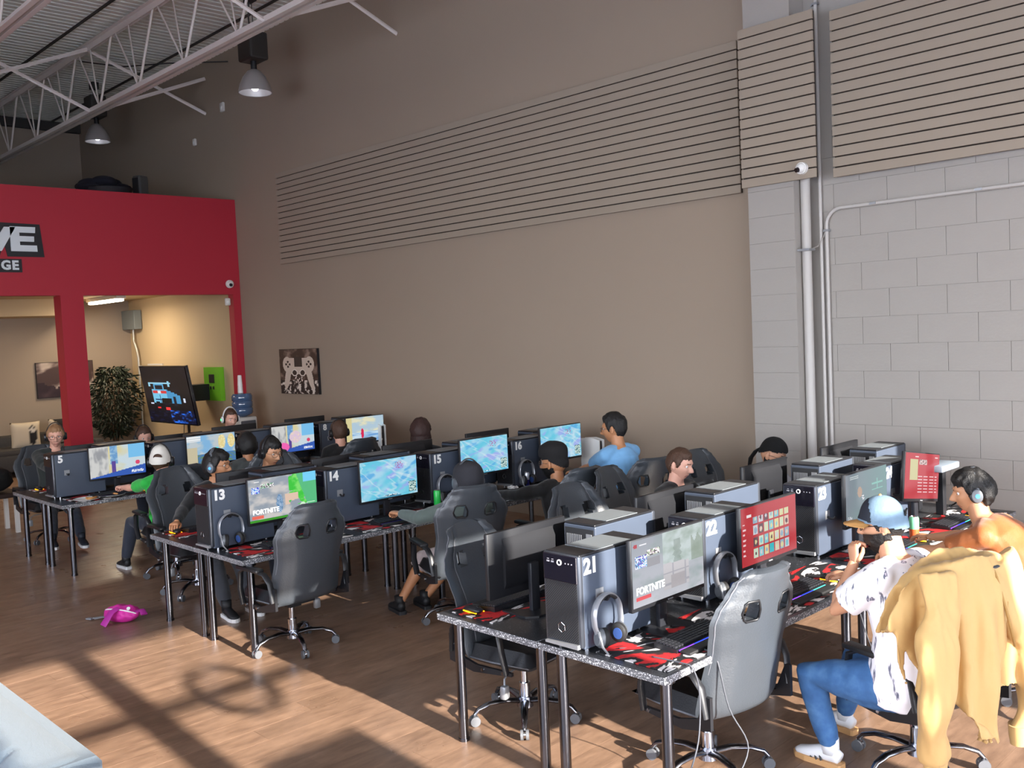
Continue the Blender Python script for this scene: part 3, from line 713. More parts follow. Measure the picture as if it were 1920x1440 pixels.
TOWN = 0
TW, TD, TH = .235, .53, .485
def proto_tower():
    t = thing('computer_tower', 'proto', 'computer')
    b = MB(); b.cham(-TW / 2, TW / 2, 0.012, TD, .02, TH - .012, .006); b.build('case', CASE, t)
    b = MB(); b.cham(-TW / 2 - .002, TW / 2 + .002, -.012, .02, .03, TH - .004, .01); b.build('front_frame', mat('front_frame', (70, 74, 82), .3, metal=.5), t, 40)
    b = MB(); b.cham(-TW / 2 + .008, TW / 2 - .008, -.02, -.008, .345, TH - .008, .004); b.build('top_front_panel', GLOSS, t)
    b = MB(); b.bbox(-TW / 2 + .014, TW / 2 - .014, -.014, -.010, .05, .365)
    gw, gh = TW - .03, .31
    b.build('front_mesh', mat('mesh_dark', (22, 22, 24), .6), t)
    b = MB(); st = .0085; k = -gh
    while k < gw:
        # diagonal ribs
        p0 = (max(k, 0), max(-k, 0)); p1 = (min(k + gh, gw), min(gh, gw - k))
        if p1[0] - p0[0] > .004:
            ax, az = -gw / 2 + p0[0], .052 + p0[1]; cx_, cz = -gw / 2 + p1[0], .052 + p1[1]
            b.loft([(ax, -.0145, az), (cx_, -.0145, cz)], [.0014, .0014], [.0012, .0012], side=Vector((0, 1, 0)), n=4)
        k += st * 1.5
    b.build('front_ribs', GRILL, t, kind='stuff')
    b = MB(); hexr = [Vector((.024 * math.cos(R_(60 * k + 30)), -.021, .12 + .024 * math.sin(R_(60 * k + 30)))) for k in range(7)]; b.tube(hexr, .0022, 6); b.build('emblem', CHROME, t)
    b = MB(); b.prism([(-TW / 2 + .01, .028), (TW / 2 - .01, .028), (TW / 2 - .01, .05), (-TW / 2 + .01, .04)], 1, -.03, -.008); b.build('chin', SILV, t)
    b = MB(); n = 20; b.tube([Vector((.012 * math.cos(2 * math.pi * k / n), -.0215, TH - .045 + .012 * math.sin(2 * math.pi * k / n))) for k in range(n + 1)], .0035, 6); b.build('power_button', WHITE, t)
    b = MB()
    for k, xx in enumerate((-.075, -.045)): b.bbox(xx - .009, xx + .009, -.0215, -.019, TH - .05, TH - .042); b.bbox(xx - .006, xx + .006, -.0215, -.019, TH - .036, TH - .033)
    for xx in (.04, .06, .08): b.bbox(xx - .003, xx + .003, -.0215, -.019, TH - .048, TH - .042)
    b.build('ports', mat('port_grey', (150, 150, 156), .4), t)
    b = MB(); b.cham(-TW / 2 + .004, TW / 2 - .004, 0.0, TD - .002, TH - .014, TH, .006); b.build('top_panel', PLAST, t)
    b = MB(); b.bbox(-TW / 2 + .02, TW / 2 - .012, .13, TD - .12, TH, TH + .003); b.build('top_filter', MESHT, t)
    # rear
    b = MB(); b.bbox(-TW / 2 + .012, TW / 2 - .012, TD - .001, TD + .004, .04, TH - .03); b.build('rear_panel', mat('rear_dark', (30, 31, 34), .5), t)
    b = MB()
    for k in range(7): b.bbox(-.085, .03, TD + .004, TD + .007, .09 + k * .021, .102 + k * .021)
    for k in range(9): b.bbox(-.02 + k * .013, -.013 + k * .013, TD + .004, TD + .007, .31, .42)
    b.bbox(-.095, -.055, TD + .004, TD + .008, .30, .43)
    b.build('rear_slots', SILV, t, kind='stuff')
    bb = MB(); bb.cyl((0, 0, 0), (0, 0, .02), .014, n=12); fm = bb.mesh('foot', CHROME, 40)
    for sx_ in (-.085, .085):
        for yy in (.06, TD - .06): link('foot', fm, t, loc=(sx_, yy, 0))
    b = MB(); b.bbox(TW / 2, TW / 2 + .004, .105, .16, .245, .30); b.build('hook_plate', SILV, t)
    b = MB(); b.tube([(TW / 2 + .004, .132, .26), (TW / 2 + .03, .132, .25), (TW / 2 + .05, .132, .252), (TW / 2 + .062, .132, .268)], .008, 8); b.build('hook', PLAST, t, 60)
    return t
PT = register(proto_tower())
first = [True]
def tower(x, y, label, num=None, rz=0, white=False, group='gaming computer towers'):
    if first[0]: first[0] = False; t = PT; t.location = (x, y, .75); t.rotation_euler = (0, 0, rz); t['label'] = label; t['group'] = group
    else: t = dup(PT, (x, y, .75), rz, label, group)
    if num:
        place_text('number', num, .105, WHITE, basis((TW / 2 + .001, .075, TH - .065), (0, 1, 0), (0, 0, 1)), t, offset=.0045, spacing=.95, depth=.0015)
    return t
# ---------------- screens
def sc_shooter(u, v):
    c = mixc((198, 200, 208), (150, 158, 168), v); c = mixc(c, (120, 150, 140), .5 * max(0, fbm(u * 4, v * 5, 1)))
    if u > .42 and v > .45: c = mixc((190, 205, 205), (150, 170, 160), fbm(u * 6, v * 6, 3) + .3)
    if v > .5 and abs(u - .62) < .05 + .04 * nz(v * 20, 2) and v < .86: c = mixc(c, (120, 138, 130), .5)
    if v > .45 and (u > .82) and v < .8 + .1 * nz(u * 20, 5): c = mixc(c, (118, 136, 118), .55)
    if .42 < u < .78 and .12 < v < .52 - .1 * (u - .42): c = mixc((196, 194, 198), (170, 170, 178), 1 if (int(u * 50) % 9 == 0 or int(v * 40) % 7 == 0) else 0)
    if .52 < u < .72 and .12 < v < .32: c = (176, 172, 176)
    if .04 < u < .20 and .58 < v < .76: c = [(235, 240, 255), (90, 80, 200), (120, 190, 235), (60, 50, 120)][int(abs(nz(u * 30, v * 30)) * 9) % 4]
    if .2 < u < .38 and .72 < v < .82: c = [(250, 250, 250), (210, 190, 200), (60, 60, 60), (170, 200, 150)][int(abs(nz(u * 28, v * 28, 4)) * 9) % 4]
    if .2 < u < .38 and .56 < v < .68: c = (150, 152, 158)
    if .04 < u < .24 and .09 < v < .14: c = (238, 90, 96)
    if (u - .05) ** 2 + (v - .92) ** 2 < .0008: c = (180, 30, 50)
    if .1 < u < .2 and .90 < v < .93: c = (240, 240, 245)
    if .003 < abs((u - .79) ** 2 + ((v - .3) * .6) ** 2 - .0012) * 0 + (u - .79) ** 2 + ((v - .3) * .6) ** 2 < .0017: c = (225, 235, 220)
    return c
def sc_green(u, v):
    n_ = fbm(u * 5, v * 5, 2); c = mixc((150, 160, 172), (206, 202, 200), sst(-.4, .5, n_))
    if u > .58 and v > .25: c = mixc((60, 200, 60), (130, 225, 110), sst(-.3, .5, fbm(u * 9, v * 7, 6))) if fbm(u * 4 + 7, v * 4) + .9 * (u - .5) > .02 else c
    if u > .9 - .2 * v: c = (90, 190, 130)
    if .52 < u < .72 and .3 < v < .55 and n_ > -.2: c = (226, 196, 176)
    if u > .8 and v > .78: c = (120, 210, 250)
    if (u - .44) ** 2 / .0025 + (v - .36) ** 2 / .05 < 1: c = mixc((90, 130, 170), (180, 200, 225), abs(nz(u * 40, v * 30)) * 2)
    if v < .05: c = (60, 150, 40)
    if .03 < u < .2 and .08 < v < .14: c = (240, 110, 90)
    if .04 < u < .16 and .66 < v < .82: c = [(230, 240, 255), (90, 80, 220), (60, 160, 240)][int(abs(nz(u * 30, v * 30)) * 9) % 3]
    if .18 < u < .36 and .78 < v < .87: c = [(240, 240, 240), (90, 80, 90), (90, 190, 120)][int(abs(nz(u * 30, v * 30, 4)) * 9) % 3]
    if .08 < u < .16 and .92 < v < .95: c = (245, 245, 245)
    if (u - .78) ** 2 + ((v - .22) * .6) ** 2 < .002: c = (215, 240, 215)
    if .84 < u < .97 and (.2 < v < .22 or .25 < v < .27): c = (200, 240, 210)
    return c
def mk_map(seed):
    def f(u, v):
        n_ = fbm(u * 3 + seed, v * 3 - u * 1.5, seed); c = mixc((104, 200, 226), (170, 214, 236), sst(-.5, .5, n_))
        n2 = fbm(u * 4 - v * 3, v * 4 + u, seed + 4)
        c = mixc(c, (160, 168, 236), .8 * sst(.15, .6, n2)); c = mixc(c, (84, 168, 226), .8 * sst(.2, .6, -n2))
        c = mixc(c, (222, 234, 240), .55 * (1 - sst(.02, .12, abs(fbm(u * 3 + v * 3, v * 2, seed + 11)))))
        if abs(u - .68) < .07 and abs(v - .82) < .09 and nz(u * 40, v * 40, 2) > .12: c = (170, 100, 160)
        if .84 < u < .98 and .05 < v < .34: c = (205, 228, 220) if nz(u * 60, v * 60) > -.05 else (40, 100, 110)
        if .42 < u < .62 and .03 < v < .07: c = (50, 90, 120) if nz(u * 60, v * 60) > 0 else (225, 240, 240)
        if v < .03 and .25 < u < .7: c = (70, 140, 170)
        return c
    return f
def sc_red(u, v):
    c = mixc((176, 34, 44), (200, 60, 66), u * .6 + .3 * fbm(u * 2, v * 2)); ix = int((u - .2) / .095); iy = int((v - .08) / .2)
    if u > .2 and v > .07 and ix < 7 and iy < 4:
        fu = (u - .2) / .095 - ix; fv = (v - .08) / .2 - iy
        if .1 < fu < .9 and .08 < fv < .88 and not (iy == 3 and fv > .6):
            pal = [(196, 214, 190), (140, 170, 190), (216, 206, 150), (90, 60, 70), (214, 190, 170), (120, 190, 200), (200, 200, 206), (205, 210, 170)]
            c = pal[(ix * 5 + iy * 3) % 8]
            if (fu - .5) ** 2 + (fv - .45) ** 2 < .05 * (.5 + abs(nz(ix * 3.1, iy * 2.7)) * 2): c = pal[(ix * 3 + iy * 7 + 3) % 8]
            if ix == 3 and iy == 0: c = (40, 180, 190)
    if .1 < u < .18 and .82 < v < .87: c = (235, 225, 225)
    if u < .15 and .03 < u and .15 < v < .72 and int(v * 34) % 3 == 0 and u < .06 + .08 * abs(nz(v * 20, 1)): c = (236, 200, 205)
    return c
def sc_tablered(u, v):
    c = (196, 44, 56)
    if .14 < u < .36 and .42 < v < .86: c = (206, 200, 150)
    if .4 < u < .62 and .74 < v < .86: c = (150, 120, 120) if nz(u * 30, v * 30) > 0 else (225, 200, 195)
    if .36 < u < .94 and .12 < v < .52 and int(v * 30) % 2 == 0 and int(u * 24) % 4 != 0: c = (236, 196, 200)
    if .28 < u < .38 and .9 < v < .925 or .86 < u < .95 and .9 < v < .93: c = (240, 220, 220)
    return c
def sc_grey(u, v):
    c = mixc((122, 132, 142), (112, 150, 150), u)
    if (u - .33) ** 2 / .003 + (v - .6) ** 2 / .012 < 1: c = (176, 150, 130)
    if abs(u - .4) < .04 and abs(v - .48) < .05 and nz(u * 50, v * 50) > 0: c = (230, 230, 235)
    if .62 < u < .9 and .55 < v < .78 and (int(u * 40) % 6 == 0 or int(v * 30) % 4 == 0): c = (130, 190, 180)
    if .1 < u < .3 and (.88 < v < .9 or .92 < v < .94): c = (190, 200, 200)
    if .04 < u < .14 and .1 < v < .16 and nz(u * 50, v * 50) > 0: c = (220, 225, 230)
    return c
def mk_street(seed, pink=0):
    def f(u, v):
        c = mixc((216, 206, 160), (200, 216, 224), sst(.3, .7, u + .3 * fbm(u * 3, v * 3, seed)))
        if u < .33: c = mixc((206, 206, 204), (150, 152, 156), sst(.0, .6, fbm(u * 7, v * 2, seed) + .3 * (1 - v)))
        if .36 < u < .5 and v > .4: c = mixc((100, 150, 200), (190, 215, 225), abs(fbm(u * 9, v * 9, seed)))
        if u > .7 and v > .55: c = (120, 190, 235)
        if abs(u - .42) < .035 and .05 < v < .5: c = (92, 70, 150)
        if v < .28 * u + .02: c = (52, 92, 180)
        if .74 < u < .96 and .06 < v < .14 and nz(u * 60, v * 60) > -.1: c = (235, 240, 250)
        if (u - .86) ** 2 + ((v - .38) * .6) ** 2 < .0018: c = (220, 70, 110)
        if pink:
            if (u - .55) ** 2 / .02 + (v - .55) ** 2 / .05 < 1: c = mixc((215, 190, 225), (235, 215, 190), abs(nz(u * 20, v * 20)) * 2)
            if (u - .26) ** 2 / .018 + (v - .2) ** 2 / .03 < 1: c = (240, 100, 180)
        return c
    return f
def sc_arena(u, v):
    c = mixc((176, 200, 216), (225, 222, 190), sst(-.2, .5, fbm(u * 3, v * 4, 8)))
    if v < .4: c = mixc((200, 222, 236), (110, 160, 215), sst(-.3, .4, fbm(u * 2 + v * 5, v * 9, 3)))
    if u < .15: c = (214, 204, 150)
    if (u - .42) ** 2 / .0016 + (v - .35) ** 2 / .04 < 1: c = (214, 40, 84)
    return c
def sc_loot(u, v):
    c = mixc((130, 180, 220), (190, 200, 205), sst(-.4, .4, fbm(u * 4, v * 4, 5)))
    for q in (.72, .92):
        if (u - q) ** 2 / .006 + (v - .72) ** 2 / .06 < 1: c = mixc((226, 204, 130), (240, 230, 190), abs(nz(u * 20, v * 20)) * 2)
    if v < .35: c = mixc((70, 120, 190), (110, 140, 90), abs(nz(u * 8, v * 8)) * 2)
    if u < .28 and v > .8 and int(v * 40) % 3: c = (235, 238, 240)
    if u < .2 and v < .6: c = (200, 190, 160)
    if (u - .6) ** 2 + (v - .5) ** 2 < .002: c = (80, 220, 235)
    return c
MW, MH = .62, .365
def monitor(x, y, label, fn, rz=0, tilt=0, res=(64, 36), text=None, z=.90, back=False):
    "origin on the desk under the screen; screen faces +X, left edge at -Y"
    t = thing('monitor', label, 'monitor', (x, y, .75), rz, group='flat gaming monitors')
    z0 = z - .75; T = Matrix.Translation((0, 0, z0 + MH / 2)) @ Matrix.Rotation(tilt, 4, 'X') @ Matrix.Translation((0, 0, -MH / 2))
    b = MB(); b.cham(-.028, 0, -MW / 2, MW / 2, 0, MH, .005); b.prism([(-MH * 0 - .028, 0)] * 0 or [(-.045, .07), (-.028, .04), (-.028, MH - .04), (-.05, MH - .09)], 1, -.2, .2)
    me = b.mesh('bezel', PLAST, 40); me.transform(T); link('bezel', me, t)
    o = grid_img('screen', (.0008, -MW / 2 + .008, .022), (0, MW - .016, 0), (0, 0, MH - .03), res[0], res[1], fn, SCRM, t); o.data.transform(T)
    b = MB(); b.bbox(0, .003, -.02, .02, .006, .012); me = b.mesh('badge', SILV); me.transform(T); link('badge', me, t)
    b = MB(); b.cham(-.075, -.045, -.032, .032, .005, z0 + .16, .006); b.build('stand_neck', mat('stand_dark', (44, 46, 52), .35, metal=.3), t, 40)
    b = MB(); b.prism([(-.17, -.08), (-.12, -.14), (.07, -.13), (.08, -.11), (-.02, -.03), (-.02, .03), (.08, .11), (.07, .13), (-.12, .14), (-.17, .08)], 2, 0.0, .012); b.build('stand_base', PLAST, t)
    if text:
        for (tx, u, v, s, c_) in text:
            p = T @ Vector((.002, -MW / 2 + .008 + u * (MW - .016), .022 + v * (MH - .03)))
            place_text('screen_text', tx, s, c_, basis(p, (0, 1, 0), (0, 0, 1)), t, offset=.0015, depth=.0004)
    return t
TXM = mat('screen_text_white', (245, 245, 235), .5, emis=(240, 240, 230), es=.95)
t_y3 = [3.33, 4.36, 5.63, 6.62]; m_y3 = [3.90, 4.88, 6.13, 7.03]; ft3 = [3.90, 5.06, 6.42, 7.36]; fm3 = [3.57, 4.97, 6.22, 7.06]
t_y2 = [3.29, 4.32, 5.45, 6.5]; m_y2 = [3.86, 4.90, 6.03, 7.1]; ft2 = [3.95, 4.98, 6.1, 7.18]; fm2 = [4.02, 4.95, 5.75, 6.83]
t_y1 = [3.43, 4.53, 5.63, 6.73]; m_y1 = [4.07, 5.17, 6.27, 7.37]; ft1 = [4.05, 5.15, 6.25, 7.3]; fm1 = [4.1, 5.15, 5.9, 6.95]
fm3 = [3.98 - .3 + .02, 4.99, 6.22, 7.4]
TF = [('FORTNITE', .235, .23, .050, TXM)]
near_screens = {3: [(sc_shooter, 'grey washed-out shooter lobby', 0, (96, 54), TF), (sc_red, 'red menu with a grid of picture tiles', 0, (112, 62), None), (sc_grey, 'grey-green game scene', 0, (96, 54), None), (sc_tablered, 'red page with a cream card', -R_(9), (80, 44), None)],
                2: [(sc_green, 'bright green shooter scene', 0, (96, 54), TF), (mk_map(1), 'cyan battle map, middle of its row', 0, (96, 54), None), (mk_map(3), 'cyan battle map, right of the middle', 0, (88, 50), None), (mk_map(6), 'cyan battle map, farthest of its row', 0, (88, 50), None)],
                1: [(mk_street(1), 'pale street scene with blue bottom edge', 0, (96, 54), None), (sc_loot, 'blue scene with yellow shapes', 0, (88, 50), None), (mk_street(5, 1), 'pink and white game characters', 0, (88, 50), None), (sc_arena, 'pale arena with a small red figure', 0, (88, 50), None)]}
WORD = {'21': 'twenty-one', '22': 'twenty-two', '23': 'twenty-three', '24': 'twenty-four', '13': 'thirteen', '14': 'fourteen', '15': 'fifteen', '16': 'sixteen', '5': 'five', '6': 'six', '7': 'seven', '8': 'eight'}
nums = {3: '21 22 23 24'.split(), 2: '13 14 15 16'.split(), 1: '5 6 7 8'.split()}
for r, ty, my, fty, fmy in ((3, t_y3, m_y3, ft3, fm3), (2, t_y2, m_y2, ft2, fm2), (1, t_y1, m_y1, ft1, fm1)):
    e_, m_, f_ = ROWS[r]
    for k in range(4):
        tower(e_ - .48 - TW / 2, ty[k], f'dark computer tower with the white number {WORD[nums[r][k]]} on its side', nums[r][k])
        tower(f_ + .48 + TW / 2, fty[k] + TD, f'dark computer tower with its rear to the lens, back to back with tower {WORD[nums[r][k]]}', None, math.pi)
        fn, ds, tl, rs, tx = near_screens[r][k]
        monitor(e_ - .38, my[k], f'monitor beside tower {WORD[nums[r][k]]} showing {ds}', fn, tilt=tl, res=rs, text=tx, z=.905 if k < 2 or r == 1 else (.92 if r == 3 else .965))
        monitor(f_ + .36, fmy[k], f'monitor turned away on the red wall side, behind tower {WORD[nums[r][k]]}', lambda u, v: (70, 110, 150), rz=math.pi, res=(8, 5), z=.87 if k < 2 else .9)

# ================================================================ GAMING CHAIRS  (facing local +Y, origin on the floor)
def halfw(v):
    P = [(0, .285), (.08, .30), (.25, .295), (.45, .285), (.58, .30), (.68, .315), (.76, .295), (.84, .245), (.92, .205), (.97, .185), (1, .12)]
    for (a, wa), (b_, wb) in zip(P, P[1:]):
        if v <= b_: return wa + (wb - wa) * sst(a, b_, v)
    return .1
def proto_chair():
    t = thing('gaming_chair', 'proto', 'chair')
    # backrest: two sheets closed round the rim, with two belt holes
    NU, NV = 24, 40; H = .755; z0 = .40; lean = .20
    def pos(u, v, side):
        w_ = halfw(v); x = u * w_; cu = (1 - abs(u) ** 5) ** .5 * (1 - abs(2 * v - 1) ** 14) ** .5
        th = (.034 + .012 * math.cos(3 * v)) * cu
        wing = .055 * abs(u) ** 2.2 * (1 if .02 < v < .95 else .6)
        y = -.235 - lean * v ** 1.15 + wing + side * th - (.016 * (1 - u * u) if side < 0 else 0)
        if side > 0: y += .02 * math.exp(-((v - .25) / .12) ** 2) * (1 - u * u) - .012 * math.exp(-((abs(u) - .66) / .05) ** 2)
        else: y += .008 * math.exp(-((abs(u) - .72) / .05) ** 2)
        return Vector((x, y, z0 + H * v))
    def hole(i, j):
        u = (i + .5) / NU * 2 - 1; v = (j + .5) / NV
        return (.24 < abs(u) < .60 and .68 < v < .80) and not (abs(u) < .32 and v > .77) and not (abs(u) > .52 and v < .71)
    b = MB(); idx = {}; vs = []; fs = []
    def V(i, j, s):
        if i in (0, NU) or j in (0, NV): s = 0
        k = (i, j, s)
        if k not in idx: idx[k] = len(vs); vs.append(pos(i / NU * 2 - 1, j / NV, s))
        return idx[k]
    for j in range(NV):
        for i in range(NU):
            if hole(i, j): continue
            for s in (1, -1): fs.append((V(i, j, s), V(i + 1, j, s), V(i + 1, j + 1, s), V(i, j + 1, s)))
            for (a, b_, di, dj) in (((i, j), (i, j + 1), -1, 0), ((i + 1, j), (i + 1, j + 1), 1, 0), ((i, j), (i + 1, j), 0, -1), ((i, j + 1), (i + 1, j + 1), 0, 1)):
                ii, jj = i + di, j + dj
                if 0 <= ii < NU and 0 <= jj < NV and hole(ii, jj): fs.append((V(*a, 1), V(*b_, 1), V(*b_, -1), V(*a, -1)))
    b.add(vs, fs); b.build('backrest', LEATH, t, 50)
    for s in (-1, 1):
        b = MB(); b.tube([pos(s * .94, v / 30, 0) + Vector((0, -.012, 0)) for v in range(1, 30)], .0045, 6); b.build('piping', PIPE, t, True)
        b = MB(); b.tube([pos(s * .66, v / 30, 1) + Vector((0, .002, 0)) for v in range(3, 28)], .004, 6); b.build('piping', PIPE, t, True)
        ring = [pos(s * u_, v_, -1) + Vector((0, .0, 0)) for u_, v_ in ((.24, .685), (.27, .672), (.48, .672), (.53, .69), (.595, .73), (.60, .79), (.57, .803), (.34, .803), (.30, .785), (.24, .74), (.24, .685))]
        b = MB(); b.tube(ring, .0065, 6); b.build('hole_rim', LEATH2, t, True)
    # seat
    b = MB(); NS = 14; vs = []; fs = []
    for s in (1, -1):
        for j in range(NS + 1):
            for i in range(NS + 1):
                u = i / NS * 2 - 1; v = j / NS * 2 - 1
                e = (max(0, 1 - u ** 8) * max(0, 1 - v ** 8)) ** .5; bol = .035 * sst(.55, .85, abs(u)) * e
                vs.append((u * (.285 - .012 * v * v), .015 + v * .25, .43 + (s * (.045 if s < 0 else .05) * e) + (bol if s > 0 else 0)))
    for q in range(2):
        o = q * (NS + 1) ** 2
        for j in range(NS):
            for i in range(NS): a = o + j * (NS + 1) + i; fs.append((a, a + 1, a + NS + 2, a + NS + 1))
    b.add(vs, fs); b.build('seat', LEATH2, t, 50)
    b = MB(); b.tube([(-.275, -.2, .425), (-.287, 0, .425), (-.265, .24, .425), (0, .27, .425), (.265, .24, .425), (.287, 0, .425), (.275, -.2, .425)], .006, 6); b.build('piping', PIPE, t, True)
    # side brackets and armrests
    for s in (-1, 1):
        b = MB(); b.prism([(-.30, .40), (-.12, .36), (.16, .38), (.16, .40), (-.10, .405), (-.22, .44), (-.27, .56), (-.30, .56)], 0, s * .30, s * .32); b.build('side_bracket', PLAST, t)
        for (by, bz) in ((-.27, .5), (-.05, .385), (.1, .39)): bb = MB(); bb.cyl((s * .32, by, bz), (s * .327, by, bz), .01, n=10); bb.build('bolt', CHROME, t)
        a = thing('armrest', None, None); a.parent = t
        b = MB(); b.loft([(s * .325, .13, .39), (s * .35, .12, .52), (s * .35, .10, .64), (s * .35, .04, .668), (s * .35, -.1, .672), (s * .345, -.22, .66), (s * .33, -.26, .6), (s * .32, -.28, .46)], [.024] * 8, [.012] * 8, side=Vector((1, 0, 0)), n=10); b.build('arm_frame', PLAST, a, 50)
        b = MB(); b.cham(s * .35 - .035, s * .35 + .035, -.17, .12, .665, .695, .012); b.build('arm_pad', LEATH2, a, 40)
    # base
    b = MB(); b.bbox(-.12, .12, -.14, .14, .355, .385); b.bbox(-.05, .05, -.06, .06, .32, .36); b.build('mechanism', PLAST, t)
    b = MB(); b.tube([(.05, .03, .35), (.22, .05, .345), (.26, .06, .33), (.275, .07, .30)], .006, 6); b.cham(.25, .30, .05, .09, .22, .30, .012); b.build('lever', SILV, t, 40)
    b = MB(); b.cyl((0, 0, .10), (0, 0, .22), .034, n=20); b.cyl((0, 0, .2), (0, 0, .34), .022, n=20); b.build('gas_column', CHROME, t, 50)
    b = MB(); b.cyl((0, 0, .075), (0, 0, .135), .05, .042, n=20); b.build('hub', GUNM, t, 50)
    for k in range(5):
        a = R_(90 + 18 + 72 * k); d = Vector((math.cos(a), math.sin(a), 0)); s_ = Vector((-d.y, d.x, 0))
        b = MB(); b.loft([d * .03 + Vector((0, 0, .11)), d * .12 + Vector((0, 0, .125)), d * .22 + Vector((0, 0, .12)), d * .29 + Vector((0, 0, .095)), d * .315 + Vector((0, 0, .065))], [.026, .025, .021, .018, .014], [.016, .015, .013, .012, .012], side=s_, n=10)
        b.build('star_leg', GUNM, t, 50)
        c = thing('caster', None, None); c.parent = t; c.location = d * .315
        b = MB(); b.cyl(s_ * -.024 + Vector((0, 0, .03)), s_ * -.008 + Vector((0, 0, .03)), .03, n=18); b.cyl(s_ * .008 + Vector((0, 0, .03)), s_ * .024 + Vector((0, 0, .03)), .03, n=18); b.build('wheel', mat('caster_grey', (92, 94, 98), .4), c, 50)
        b = MB(); b.cyl(s_ * -.006 + Vector((0, 0, .035)), s_ * .006 + Vector((0, 0, .035)), .026, n=14); b.cyl((0, 0, .035), (0, 0, .075), .007, n=8); b.build('fork', CHROME, c, 50)
    return t
PC = register(proto_chair()); cfirst = [True]
def chair(x, y, rz, label, group='black racing style gaming chairs', z=0):
    if cfirst[0]: cfirst[0] = False; t = PC; t.location = (x, y, z); t.rotation_euler = (0, 0, R_(rz)); t['label'] = label; t['group'] = group; return t
    return dup(PC, (x, y, z), R_(rz), label, group)
# facing -X is rz = 90, facing +X is rz = -90
chair(-2.80, 4.00, 84, 'empty black gaming chair in the sun, tucked in at the nearest desk')
chair(-2.02, 4.72, 72, 'black gaming chair with a tan jacket hung over its back')
chair(-1.66, 5.92, 92, 'black gaming chair behind the man in the rust brown shirt at the right edge')
chair(-4.02, 3.88, -82, 'empty black gaming chair facing the lens behind tower twenty-one')
chair(-4.45, 5.22, -95, 'empty black gaming chair seen from the front, right of the man in the turban')
chair(-4.75, 6.10, -80, 'black gaming chair of the man in the black polo shirt')
chair(-4.70, 7.25, -90, 'black gaming chair left of the man in the backwards black cap')
chair(-6.32, 3.68, 92, 'empty black gaming chair with its back to the lens in front of monitor thirteen')
chair(-5.82, 4.95, 70, 'black gaming chair of the man in the grey beanie')
chair(-5.70, 5.98, 85, 'black gaming chair of the man in the black turban')
chair(-5.50, 6.80, 70, 'black gaming chair right behind the man in the light blue T-shirt')
chair(-8.45, 3.95, -90, 'black gaming chair of the young man with moustache and grey headset')
chair(-8.45, 5.1, -90, 'black gaming chair of the young man in glasses behind tower fourteen')
chair(-9.34, 4.16, 84, 'black gaming chair of the player in the white cap and green shirt')
chair(-9.55, 5.2, 90, 'black gaming chair of the dark haired player with headset near tower seven')
chair(-9.55, 6.4, 90, 'black gaming chair of the brown haired player with headset near tower eight')
chair(-12.35, 3.95, -90, 'black gaming chair of the blond man in glasses at the farthest row')

# ================================================================ PEOPLE
VOX = {}
def voxel(mb, size, mats, name, smooth_it=3, wr=0, seed=0, wscale=9):
    me = mb.mesh(name + '_src', mats[0])
    o = bpy.data.objects.new('tmp', me); COL.objects.link(o)
    md = o.modifiers.new('r', 'REMESH'); md.mode = 'VOXEL'; md.voxel_size = size; md.use_smooth_shade = True
    ms = o.modifiers.new('s', 'SMOOTH'); ms.iterations = smooth_it; ms.factor = .5
    bpy.context.view_layer.update()
    out = bpy.data.meshes.new_from_object(o.evaluated_get(bpy.context.evaluated_depsgraph_get()))
    bpy.data.objects.remove(o); bpy.data.meshes.remove(me); out.name = name
    if wr:
        n = len(out.vertices); co = np.empty(n * 3, 'f'); out.vertices.foreach_get('co', co); co = co.reshape(-1, 3)
        no = np.array([v.normal[:] for v in out.vertices])
        d = np.array([fbm(c[0] * wscale, c[1] * wscale, c[2] * wscale * .55 + seed) for c in co])
        co = co + no * (d * wr)[:, None]; out.vertices.foreach_set('co', co.astype('f').ravel()); out.update()
    out.materials.clear()
    for m_ in mats: out.materials.append(m_)
    out.polygons.foreach_set('use_smooth', [True] * len(out.polygons)); out.polygons.foreach_set('material_index', [0] * len(out.polygons))
    return out
def g2(x, y, sx_, sy_): return math.exp(-.5 * ((x / sx_) ** 2 + (y / sy_) ** 2))
def headpos(d):
    "surface point of the head in direction d (x right, y forward, z up; chin at z = -.115)"
    z = d.z; a = .077; bf = .096 if d.y > 0 else .102; c = .118
    r = 1 / math.sqrt((d.x / a) ** 2 + (d.y / bf) ** 2 + (d.z / c) ** 2); p = d * r
    k = sst(.0, -.11, p.z); p.x *= 1 - .36 * k; 
    if p.y > 0: p.y *= 1 - .10 * k
    else: p.y *= 1 - .42 * k; 
    if p.y > 0:
        x, z = p.x, p.z; f = sst(0, .05, p.y); dy = 0
        nose = g2(x, 0, .0095, 1) * (sst(.028, -.028, z) if z > -.030 else max(0, 1 - (-.030 - z) / .012)); dy += .030 * nose
        dy += .011 * g2(abs(x) - .012, z + .031, .006, .007)
        dy += .007 * g2(abs(x) - .026, z - .032, .02, .008)
        dy -= .012 * g2(abs(x) - .031, z - .010, .015, .011)
        dy += .008 * g2(x, z + .060, .020, .006) + .006 * g2(x, z + .073, .017, .006) - .005 * g2(x, z + .0665, .02, .003)
        dy += .009 * g2(x, z + .100, .022, .014) + .006 * g2(abs(x) - .045, z + .025, .016, .02)
        p.y += dy * f
    return p
